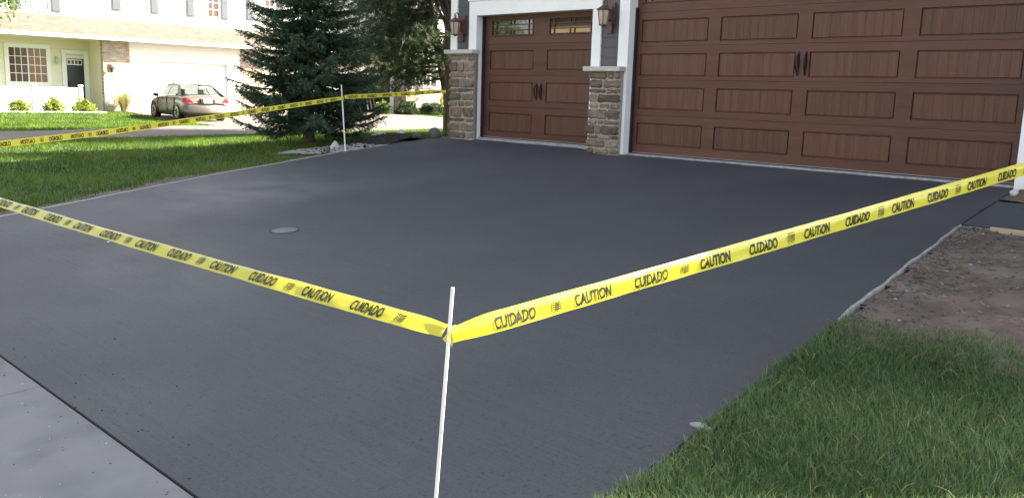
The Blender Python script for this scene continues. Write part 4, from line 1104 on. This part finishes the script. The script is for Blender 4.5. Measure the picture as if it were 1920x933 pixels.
broadleaf((-29, -22, -.9), 10, (0, 0, 5.4), (3.4, 3.4, 3.6), 12000, 'larger leafy street tree behind, reflected in the garage window', seed=33, size=.16)

broadleaf((-9.9, 4.9, -.3), 9, (0, 0, 7.0), (3.0, 4.2, 1.9), 26000, 'broad shade tree hidden behind the garage, its shadow falling on the left lawn', seed=34, size=.16)

# shrubs -------------------------------------------------------------
def shrub(name, c, r, n, mat, label, group, seed, size=.07, shell=.5):
    rs = np.random.default_rng(seed); t = empty(name, c, 0, label, 'shrub', group)
    d = rs.normal(0, 1, (n, 3)); d[:, 2] = np.abs(d[:, 2]) * 1.0 - .15; d /= np.linalg.norm(d, axis=1, keepdims=True)
    lump = 1 + .16 * np.sin(d[:, 0] * 5 + seed) * np.sin(d[:, 1] * 6) + .10 * np.sin(d[:, 2] * 9 + seed)
    P = d * np.array(r) * (rs.uniform(shell, 1, n) ** .5 * lump)[:, None]; P[:, 2] = np.maximum(P[:, 2], .02)
    leaves('foliage', P, size, MAT[mat], t, rs, .45)
    m_ = MB()
    for k in range(7): q = d[k] * np.array(r) * .75; m_.tube([(0, 0, -.05), tuple(q * .5 + np.array([0, 0, .1])), tuple(q)], [.015, .01, .004], 5, False)
    m_.build('stem', MAT['bark'], t, world=False)
    return t
GS = 'yellow-green shrubs along the white fence'
shrub('shrub', (-29.0, -.12, -.37), (.34, .38, .46), 1300, 'leaf_yellow', 'low yellow-green shrub at the left end of the white fence', GS, 41, .09)
shrub('shrub', (-29.0, 1.12, -.37), (.34, .36, .55), 1300, 'leaf_yellow', 'tallest yellow-green shrub before the middle of the white fence', GS, 42, .09)
shrub('shrub', (-29.0, 2.26, -.37), (.34, .42, .46), 1300, 'leaf_yellow', 'yellow-green shrub at the end post of the white fence', GS, 43, .10)
GB = 'dark boxwood bushes by the brick wall'
shrub('boxwood_bush', (-28.9, 18.85, -.37), (.55, .68, .62), 11000, 'boxwood', 'rounded dark boxwood bush, left one before the brick wall', GB, 44, .075, .6)
shrub('boxwood_bush', (-28.9, 20.55, -.37), (.55, .78, .58), 11000, 'boxwood', 'wide dark boxwood bush, right one before the brick wall', GB, 45, .075, .6)
shrub('boxwood_bush', (-28.9, 22.15, -.37), (.55, .6, .58), 9000, 'boxwood', 'dark boxwood bush half hidden by the left stone pier', GB, 46, .075, .6)
shrub('shrub', (-29.2, 17.45, -.37), (.4, .42, .75), 1200, 'leaf', 'loose light-green shrub beside the open garage', None, 47, .09)
def tuft_grass(c, label):
    rs = np.random.default_rng(51); n = 500; t = empty('ornamental_grass', c, 0, label, 'plant')
    a = rs.uniform(0, 6.28, n); r0 = rs.uniform(0, .12, n); ln = rs.uniform(.5, .95, n); le = rs.uniform(.1, .45, n)
    B0 = np.stack([np.cos(a) * r0, np.sin(a) * r0, np.zeros(n)], 1); s = np.stack([-np.sin(a), np.cos(a), np.zeros(n)], 1) * .010
    M1 = B0 + np.stack([np.cos(a) * le * .4, np.sin(a) * le * .4, ln * .65], 1); T1 = B0 + np.stack([np.cos(a) * le, np.sin(a) * le, ln * .9], 1)
    VV = np.stack([B0 - s, B0 + s, M1 + s, M1 - s, T1], 1).reshape(-1, 3); T = np.array([[0, 1, 2], [0, 2, 3], [3, 2, 4]])
    np_mesh('blades', VV, (T[None] + 5 * np.arange(n)[:, None, None]).reshape(-1, 3), MAT['dry_grass'], t, colors=np.repeat(rs.random(n), 5))
tuft_grass((-30.05, 4.28, -.37), 'straw-coloured ornamental grass tuft at the foot of the brick column')

# ================================================================ NEIGHBOUR HOUSE (facade parallel to Y)
GZ = -.37
nh = empty('townhouse', (-31, 8, GZ), 0, 'cream and white townhouse row with tan shingle roof and brick columns', 'house')
FX = -30.5; EX = -32.0; UX = -33.0
m = MB()
m.box(FX - .2, FX, 4.78, 4.86, GZ, 2.62); m.box(FX - .2, FX, 9.38, 10.0, GZ, 2.62); m.box(FX - .2, FX, 4.86, 9.38, 1.82, 2.62)
m.build('wall', MAT['white_siding'], nh)
box('wall', FX - .2, FX - .002, 11.1, 15.7, GZ, 2.62, MAT['cream'], nh)
box('wall', FX - .2, FX - .001, 15.7, 19.3, 1.72, 2.62, MAT['cream'], nh)
box('wall', EX - .2, EX, -9, 3.75, GZ, 2.75, MAT['cream'], nh)
box('wall', EX, FX - .05, 3.68, 3.75, GZ, 2.62, MAT['cream'], nh)
box('brick_column', FX - .22, FX + .02, 3.66, 4.782, GZ, 2.62, MAT['brick'], nh)
box('brick_column', FX - .22, FX + .02, 9.99, 11.1, GZ, 2.62, MAT['brick'], nh)
box('upper_wall', UX - .3, UX, -9, 19.4, 3.2, 7.2, MAT['white_siding'], nh)
# roof over the ground floor and its gutter
m = MB(); m.add([(-29.95, -9, 2.66), (-29.95, 19.4, 2.66), (UX, 19.4, 3.62), (UX, -9, 3.62), (-29.95, -9, 2.60), (-29.95, 19.4, 2.60)], [(0, 1, 2, 3), (4, 5, 1, 0)]); rf = m.build('roof', MAT['shingle'], nh)
m = MB(); m.box(-30.05, -29.9, -9, 19.4, 2.56, 2.70); m.build('gutter', MAT['vinyl'], nh, bevel=.02)
box('soffit', EX, -30.05, -9, 19.4, 2.58, 2.62, MAT['vinyl'], nh)
m = MB(); m.add([(UX + .35, -9.3, 7.2), (UX + .35, 19.6, 7.2), (UX - 4, 19.6, 9.2), (UX - 4, -9.3, 9.2), (UX + .35, -9.3, 7.1), (UX + .35, 19.6, 7.1)], [(0, 1, 2, 3), (4, 5, 1, 0)]); m.build('roof', MAT['shingle'], nh)
# white sectional garage door
gd = empty('house_garage_door', (FX - .18, 7.12, GZ), 0, 'white sectional garage door behind the parked sedan', 'garage door')
for r in range(4):
    z0 = GZ + .02 + r * .545; hl = [(4.95 + c * 1.1, 4.95 + c * 1.1 + .95, z0 + .12, z0 + .43) for c in range(4)]
    m = MB()
    m.box(FX - .20, FX - .16, 4.865, 9.375, z0, z0 + .54)
    for (a, b, c, d) in hl: m.box(FX - .165, FX - .150, a, b, c, d)
    m.build('section', MAT['vinyl'], gd)
for (a, b, c, d) in ((4.80, 4.90, GZ, 1.80), (9.34, 9.44, GZ, 1.80), (4.80, 9.44, 1.801, 1.90)): box('garage_trim', FX - .18, FX + .025, a, b, c, d, MAT['vinyl'], nh)
# open dark garage
m = MB(); m.box(-36, -35.9, 15.7, 19.05, GZ, 1.9); m.box(-36, FX - .05, 15.6, 15.7, GZ, 1.9); m.box(-36, FX - .05, 19.06, 19.2, GZ, 1.9); m.box(-36, FX - .21, 15.7, 19.05, 1.78, 1.88); m.box(-36, FX - .1, 15.7, 19.05, GZ - .05, GZ + .02)
m.build('garage_interior', MAT['dark_inside'], nh)
box('garage_trim', FX - .1, FX + .03, 18.97, 19.14, GZ, 1.72, MAT['vinyl'], nh); box('garage_trim', FX - .1, FX + .028, 15.6, 18.97, 1.66, 1.80, MAT['vinyl'], nh)
for k, (y, h, mt) in enumerate(((18.1, 1.3, 'vinyl'), (18.35, 1.15, 'lumber'), (17.6, .9, 'shutter'), (18.6, 1.0, 'pale_concrete'))):
    mesh_obj('leaning_board', [(-31.4, y, GZ + .02), (-31.4, y + .07, GZ + .02), (-31.9, y + .22, GZ + h), (-31.9, y + .15, GZ + h), (-31.44, y, GZ + .02), (-31.44, y + .07, GZ + .02), (-31.94, y + .22, GZ + h), (-31.94, y + .15, GZ + h)], [(0, 1, 2, 3), (7, 6, 5, 4), (0, 4, 5, 1), (1, 5, 6, 2), (2, 6, 7, 3), (3, 7, 4, 0)], MAT[mt])
    tag(bpy.data.objects[[o.name for o in col.objects if o.name.startswith('leaning_board')][-1]],
        ['tall white board leaning inside the open garage', 'raw lumber board leaning inside the open garage', 'short grey board leaning inside the open garage', 'pale board leaning by the right jamb of the open garage'][k], 'board', 'boards leaning in the open garage')

def window(par, x, y0, y1, z0, z1, cols_, rows_, sashes, pmats, trim=.06, name='window', frame='vinyl'):
    """multi-pane window on a facade facing +X"""
    m_ = MB()
    for (a, b, c, d) in ((y0 - trim, y1 + trim, z0 - trim, z0), (y0 - trim, y1 + trim, z1, z1 + trim), (y0 - trim, y0, z0, z1), (y1, y1 + trim, z0, z1)): m_.box(x, x + .04, a, b, c, d)
    w = m_.build(name, MAT[frame], par)
    sw_ = (y1 - y0) / sashes; mul_ = .05; bar = .026
    bars = MB()
    for s in range(sashes):
        a, b = y0 + s * sw_ + (mul_ / 2 if s else 0), y0 + (s + 1) * sw_ - (mul_ / 2 if s < sashes - 1 else 0)
        pw_, ph_ = (b - a) / cols_, (z1 - z0) / rows_
        for i in range(cols_):
            for j in range(rows_):
                box('pane', x + .002, x + .008, a + i * pw_ + bar / 2, a + (i + 1) * pw_ - bar / 2, z0 + j * ph_ + bar / 2, z0 + (j + 1) * ph_ - bar / 2, MAT[pmats[s % len(pmats)]], w)
        for i in range(1, cols_): bars.box(x + .001, x + .018, a + i * pw_ - bar / 2, a + i * pw_ + bar / 2, z0, z1)
        for j in range(1, rows_): bars.box(x + .001, x + .0175, a, b, z0 + j * ph_ - bar / 2, z0 + j * ph_ + bar / 2)
        if s: bars.box(x + .001, x + .03, y0 + s * sw_ - mul_ / 2, y0 + s * sw_ + mul_ / 2, z0, z1)
    bars.build('muntins', MAT[frame], w)
    box('backing', x + .0005, x + .0015, y0, y1, z0, z1, MAT['pane_black'], w)
    return w
def shutter(par, x, y0, y1, z0, z1):
    m_ = MB(); m_.box(x, x + .03, y0, y1, z0, z1); e = .05; zm = z0 + (z1 - z0) * .5
    for (c, d) in ((z0 + e, zm - e / 2), (zm + e / 2, z1 - e)): m_.box(x + .03, x + .042, y0 + e, y1 - e, c, d)
    return m_.build('shutter', MAT['shutter'], par)
window(nh, EX, .50, 1.92, .76, 2.13, 3, 4, 2, ['pane_dark', 'pane_warm'], trim=.17)
ux = UX + .002
for (y0, y1, zb, sh) in ((1.45, 2.45, 3.82, (1.0, 1.36, 2.56, 2.94)), (5.64, 6.76, 4.11, (5.12, 5.50, 6.87, 7.25)), (9.14, 10.24, 4.13, (8.63, 8.99, 10.38, 10.75)), (12.3, 13.3, 4.2, (11.75, 12.15, 13.45, 13.85)), (15.6, 16.6, 4.2, (15.0, 15.4, 16.8, 17.2))):
    window(nh, ux, y0, y1, zb, zb + 1.35, 2, 4, 2, ['pane_blind', 'pane_dark'] if y0 > 9 else ['pane_blind', 'pane_blind'])
    shutter(nh, ux, sh[0], sh[1], zb - .09, zb + 1.45); shutter(nh, ux, sh[2], sh[3], zb - .09, zb + 1.45)
# entry door
ed = box('door', EX, EX + .03, 2.70, 3.41, GZ + .03, 1.78, MAT['door_black'], nh)
for (a, b, c, d) in ((2.52, 2.66, GZ, 1.98), (3.45, 3.60, GZ, 1.98), (2.52, 3.60, 1.981, 2.12), (2.661, 2.70, GZ, 1.83), (3.411, 3.449, GZ, 1.83), (2.661, 3.449, 1.831, 1.90)): box('door_frame', EX, EX + .06, a, b, c, d, MAT['vinyl'], nh)
box('light_frame', EX + .03, EX + .045, 2.73, 3.34, 1.52, 1.75, MAT['vinyl'], ed)
for k in range(4): box('pane', EX + .045, EX + .049, 2.755 + k * .147, 2.755 + k * .147 + .115, 1.555, 1.715, MAT['pane_black'], ed)
m = MB(); m.tube([(EX + .03, 2.76, .72), (EX + .10, 2.76, .74), (EX + .10, 2.84, .74)], .018, 6); m.tube([(EX + .05, 2.745, .60), (EX + .05, 2.745, .88)], .02, 6); m.build('handle', MAT['iron'], ed)
# porch lamp, column lantern, house-number plaque, globe light
t = empty('porch_lamp', (EX + .02, 2.32, 1.65), 0, 'small pale porch lamp beside the black entry door', 'lamp')
m = MB(); m.lathe((EX + .10, 2.32, 1.55), [(.03, 0), (.07, .03), (.075, .20), (.03, .25), (.01, .30)], 8); m.box(EX, EX + .04, 2.27, 2.37, 1.55, 1.85); m.build('lamp_body', MAT['cap'], t)
t = empty('wall_lantern', (FX + .03, 3.9, 1.45), 0, 'bronze lantern on the tan brick column of the cream house', 'lantern')
m = MB(); m.box(FX + .02, FX + .05, 3.86, 3.98, 1.30, 1.60); m.build('back_plate', MAT['copper'], t)
m = MB(); m.tube([(FX + .05, 3.92, 1.5), (FX + .2, 3.92, 1.58), (FX + .25, 3.92, 1.52)], .015, 6); m.build('arm', MAT['copper'], t)
m = MB(); m.lathe((FX + .25, 3.92, 1.24), [(.06, 0), (.10, .20), (.13, .21), (.05, .27), (.01, .31)], 6); m.build('lamp_body', MAT['copper'], t)
pq = box('number_plaque', FX + .022, FX + .045, 3.98, 4.40, 1.17, 1.34, MAT['vinyl'], None, .012); tag(pq, 'white house-number plaque on the brick column', 'plaque')
blob('globe_light', (-30.2, 3.78, GZ + .36), (.13, .13, .13), MAT['vinyl'], 'white garden globe at the corner of the brick column', 'globe', 61, None, 0.0)
# two-storey gable block behind the pine
gb = empty('gable_house', (-31, 25, GZ), 0, 'white-sided two-storey house with brick base behind the pine', 'house')
GX = -29.5
box('wall', GX - 8, GX, 19.4, 34, 1.03, 8.0, MAT['white_siding'], gb)
box('brick_base', GX - 8, GX + .05, 19.2, 34, GZ, 1.03, MAT['brick'], gb)
box('ledge', GX, GX + .09, 19.18, 34, 1.031, 1.09, MAT['cap'], gb)
for (y0, y1, z0, z1, sh) in ((19.9, 20.9, 1.2, 2.4, 1), (22.4, 23.4, 1.2, 2.4, 1), (19.9, 20.9, 4.4, 5.5, 1), (22.4, 23.4, 4.4, 5.5, 1)):
    window(gb, GX + .002, y0, y1, z0, z1, 2, 2, 2, ['pane_black'])
    shutter(gb, GX + .002, y0 - .48, y0 - .1, z0 - .06, z1 + .06); shutter(gb, GX + .002, y1 + .1, y1 + .48, z0 - .06, z1 + .06)
t = empty('utility_meters', (GX + .1, 21.4, .1), 0, 'blue-grey utility meters on the brick base', 'meter')
for k in range(3):
    m = MB(); m.lathe((GX + .14, 21.15 + k * .3, .12), [(.02, -.12), (.09, -.1), (.10, .08), (.06, .12)], 10, 'Z'); m.tube([(GX + .12, 21.15 + k * .3, -.35), (GX + .12, 21.15 + k * .3, .02)], .02, 6); m.build('meter', MAT['shutter'], t)

# white vinyl privacy fence by the entry
fence = empty('vinyl_fence', (-29.6, 1, GZ), 0, 'low white vinyl fence before the entry of the cream house', 'fence')
for (a, b) in ((-2.5, -.95), (-.85, .56), (.68, 2.30)):
    for k in range(10):
        w = (b - a) / 10; box('board', -29.63, -29.59, a + k * w + .003, a + (k + 1) * w - .003, GZ + .06, .53, MAT['vinyl'], fence)
    box('rail', -29.65, -29.57, a, b, .531, .58, MAT['vinyl'], fence); box('rail', -29.65, -29.57, a, b, GZ + .03, GZ + .10, MAT['vinyl'], fence)
for y in (-.90, .62, 2.37):
    p = box('post', -29.67, -29.53, y - .07, y + .07, GZ, .64, MAT['vinyl'], fence, .01); box('post_cap', -29.69, -29.51, y - .09, y + .09, .641, .69, MAT['vinyl'], p, .02)
box('garden_edge', -29.3, -28.6, -3, 3.0, GZ - .05, GZ + .03, MAT['pale_concrete']); tag(bpy.data.objects['garden_edge'], 'pale gravel strip under the shrubs by the white fence', 'gravel strip')

# house across the street, only mirrored in the door glass
rh = empty('street_house', (-18, -24, -.9), 0, 'tan house across the street, seen only as a reflection in the garage windows', 'house')
box('wall', -24, -8, -32, -24, -1, 5.0, MAT['tan_wall'], rh)
m = MB(); m.add([(-24.5, -23.4, 4.9), (-7.5, -23.4, 4.9), (-7.5, -28, 8.2), (-24.5, -28, 8.2)], [(0, 1, 2, 3)]); m.build('roof', MAT['shingle'], rh)
for k in range(4): box('window_trim', -23 + k * 3.8, -21.4 + k * 3.8, -24.0, -23.95, 1, 2.6, MAT['vinyl'], rh)

# ================================================================ PARKED SEDAN
def sedan(loc, heading):
    t = empty('parked_car', loc, heading, 'champagne four-door sedan parked before the white garage door', 'car')
    paint, nt, b, o = new_mat('champagne_paint'); b.inputs['Base Color'].default_value = (0.110, 0.098, 0.085, 1); b.inputs['Metallic'].default_value = .35; b.inputs['Roughness'].default_value = .35; b.inputs['Coat Weight'].default_value = .4
    red = plain('red_lens', (0.32, 0.012, 0.015), .2); silver = plain('alloy', (0.55, 0.55, 0.55), .3, .8); dark = MAT['black']; gl = see_glass()
    # stations along x (front +): (x, half width, sill z, belt z, hood/deck z at centre)
    st = [(-2.26, .70, .38, .66, .70), (-2.20, .80, .28, .86, .92), (-2.05, .845, .22, .92, 1.00), (-1.7, .862, .20, .94, 1.03), (-1.2, .866, .19, .945, 1.03), (-.4, .866, .18, .93, 1.0), (.5, .866, .18, .915, .96), (1.0, .862, .19, .90, .95), (1.5, .85, .20, .85, .91), (1.95, .81, .22, .76, .82), (2.2, .70, .28, .66, .70), (2.28, .55, .40, .58, .60)]
    ring = []
    for (x, w, z0, zb, zc) in st:
        ring.append([(x, 0, z0), (x, w * .86, z0), (x, w * .97, z0 + .10), (x, w, (z0 + zb) * .5), (x, w * .985, zb - .06), (x, w * .93, zb), (x, w * .55, (zb * .3 + zc * .7)), (x, 0, zc)])
    full = [r + [(p[0], -p[1], p[2]) for p in reversed(r[1:-1])] for r in ring]; n_ = len(full[0]); v = [p for r in full for p in r]; f = []
    for i in range(len(full) - 1):
        for k in range(n_): k2 = (k + 1) % n_; f.append((i * n_ + k, i * n_ + k2, (i + 1) * n_ + k2, (i + 1) * n_ + k))
    f.append(tuple(range(n_))); f.append(tuple(reversed([(len(full) - 1) * n_ + k for k in range(n_)])))
    body = mesh_obj('body', v, [q[::-1] for q in f], paint, t, True, False); mm = body.modifiers.new('s', 'SUBSURF'); mm.levels = 1; mm.render_levels = 2
    # greenhouse: glass hull under a painted roof and pillars
    gs = [(-1.78, .66, .98, .99), (-1.35, .60, .95, 1.26), (-.85, .565, .94, 1.40), (-.2, .57, .93, 1.43), (.35, .575, .92, 1.39), (.8, .62, .91, 1.16), (1.12, .66, .90, .94)]
    v, f = [], []
    for (x, wt, zb, zt) in gs:
        wb = .80 - (.05 if x < -1.5 or x > 1 else 0); v += [(x, wb, zb - .03), (x, wt, zt), (x, 0, zt + .02), (x, -wt, zt), (x, -wb, zb - .03)]
    for i in range(len(gs) - 1):
        for k in range(4): f.append((i * 5 + k, i * 5 + k + 1, (i + 1) * 5 + k + 1, (i + 1) * 5 + k))
    mesh_obj('glasshouse', v, f, gl, t, False, False)
    # roof skin
    v, f = [], []
    rs_ = gs[1:5]; rs_ = [(-1.02, .59, .95, 1.37)] + gs[2:4] + [(.42, .58, .92, 1.365)]
    for (x, wt, zb, zt) in rs_: v += [(x, wt + .022, zt - .055), (x, wt + .006, zt + .008), (x, wt * .5, zt + .026), (x, 0, zt + .034), (x, -wt * .5, zt + .026), (x, -wt - .006, zt + .008), (x, -wt - .022, zt - .055)]
    for i in range(len(rs_) - 1):
        for k in range(6): f.append((i * 7 + k, i * 7 + k + 1, (i + 1) * 7 + k + 1, (i + 1) * 7 + k))
    mesh_obj('roof', v, f, paint, t, True, False)
    m_ = MB()
    for s in (-1, 1):
        def strip(a, b, w0, w1, thick=.022):   # painted pillar between two points
            a, b = Vector(a), Vector(b); d = Vector((1, 0, 0)); m_.add([a - d * w0, a + d * w0, b + d * w1, b - d * w1], [(0, 1, 2, 3) if s < 0 else (3, 2, 1, 0)]); m_.build('pillar', paint, t, world=False); m_.v, m_.f = [], []
        strip((-1.62, s * .812, .93), (-1.02, s * .612, 1.355), .24, .13)      # C pillar
        strip((-.25, s * .822, .92), (-.28, s * .60, 1.40), .045, .035)         # B pillar
        strip((1.02, s * .80, .89), (.40, s * .605, 1.365), .05, .04)           # A pillar
    # wheels
    for (x, s) in ((-1.33, 1), (-1.33, -1), (1.385, 1), (1.385, -1)):
        y = s * .755
        m_ = MB(); m_.lathe((x, y, .315), [(.21, -.10), (.30, -.105), (.318, -.07), (.318, .07), (.30, .105), (.21, .10)], 28, 'Y'); wh = m_.build('wheel', dark, t, True, False)
        m_ = MB(); yo = y + s * .085
        m_.lathe((x, yo, .315), [(.215, -.02), (.215, .016), (.195, .018), (.19, -.006), (.05, -.002)], 28, 'Y')
        for k in range(7):
            a = 2 * math.pi * k / 7; ca, sa = math.cos(a), math.sin(a)
            m_.add([(x + .03 * ca - .022 * -sa, yo + s * .014, .315 + .03 * sa - .022 * ca), (x + .03 * ca + .022 * -sa, yo + s * .014, .315 + .03 * sa + .022 * ca), (x + .2 * ca + .03 * -sa, yo + s * .016, .315 + .2 * sa + .03 * ca), (x + .2 * ca - .03 * -sa, yo + s * .016, .315 + .2 * sa - .03 * ca)], [(0, 1, 2, 3)])
        m_.build('rim', silver, wh, world=False)
        m_ = MB(); m_.lathe((x, s * .80, .33), [(.33, -.05), (.365, .05 * s), (.36, .072 * s), (.325, .066 * s)], 28, 'Y', False); m_.build('wheel_arch', dark, t, world=False)
    # tail lights (rounded triangles), plate, trim, handles, mirrors
    for s in (-1, 1):
        pts = [(-2.235, s * .53, .72), (-2.205, s * .78, .72), (-2.06, s * .862, .73), (-2.09, s * .835, .86), (-2.17, s * .73, .91), (-2.215, s * .63, .83)]
        c = Vector((-1.9, s * .5, .8)); n_ = len(pts)
        v = [Vector(p) + (Vector(p) - c).normalized() * .025 for p in pts] + [Vector(p) - (Vector(p) - c).normalized() * .06 for p in pts] + [Vector((-2.19, s * .73, .81)) + Vector((-.05, s * .03, 0))]
        f = [(k, (k + 1) % n_, n_ + (k + 1) % n_, n_ + k) for k in range(n_)] + [(k, (k + 1) % n_, 2 * n_) for k in range(n_)]
        f = [q if s > 0 else q[::-1] for q in f]
        mesh_obj('taillight', v, f, red, t, False, False)
        for x in (-.75, .28): m_ = MB(); m_.box(x - .1, x + .1, s * .845 - .02, s * .875 + .012, .80, .83); m_.build('door_handle', paint, t, world=False)
        m_ = MB(); m_.box(-1.0, .95, s * .862 - .02, s * .862 + .02, .50, .54); m_.build('side_moulding', paint, t, world=False)
        m_ = MB(); m_.lathe((.80, s * .93, .96), [(.02, -.10), (.075, -.08), (.085, 0), (.075, .08), (.02, .10)], 10, 'Y'); m_.build('side_mirror', MAT['black'], t, True, False)
        for x in (-.28, -1.12, .82): m_ = MB(); m_.box(x - .004, x + .004, s * .86 - .02, s * .872 + .0, .32, .90); m_.build('door_gap', dark, t, world=False)
    m_ = MB(); m_.box(-2.30, -2.24, -.26, .26, .70, .83); m_.build('plate_recess', dark, t, world=False)
    m_ = MB(); m_.box(-2.315, -2.298, -.16, .16, .70, .83); m_.build('license_plate', MAT['vinyl'], t, world=False)
    m_ = MB(); m_.box(-2.30, -2.20, -.26, .26, .845, .875); m_.build('boot_handle', silver, t, world=False)
    m_ = MB(); m_.add([(-2.10, .86, .56), (-2.30, .72, .56), (-2.335, 0, .56), (-2.30, -.72, .56), (-2.10, -.86, .56), (-2.10, .86, .38), (-2.30, .72, .34), (-2.335, 0, .33), (-2.30, -.72, .34), (-2.10, -.86, .38), (-2.1, .80, .60), (-2.24, .68, .62), (-2.27, 0, .62), (-2.24, -.68, .62), (-2.1, -.80, .60)],
                      [(k, k + 1, k + 6, k + 5) for k in range(4)] + [(10 + k, 11 + k, k + 1, k) for k in range(4)]); m_.build('bumper', paint, t, True, False)
    m_ = MB(); m_.box(-2.0, 2.0, -.7, .7, .17, .25); m_.build('underbody', dark, t, world=False)
    for s in (-1, 1):
        m_ = MB(); m_.box(-.62, -.42, s * .36 - .2, s * .36 + .2, .75, 1.02); m_.box(-.58, -.48, s * .36 - .1, s * .36 + .1, 1.02, 1.20); m_.build('seat', dark, t, world=False)
    t.scale = (1, 1, .955)
    return t
car_rl = Vector((-23.75, 3.72)); hd = math.atan2(.33, -2.7)
ax = Vector((math.cos(hd), math.sin(hd))); rgt = Vector((ax.y, -ax.x))
cc = car_rl + ax * 1.33 + rgt * .78
sedan((cc.x, cc.y, gz(cc.x, cc.y) + .01), hd)
print('spruce needles', NSPR)
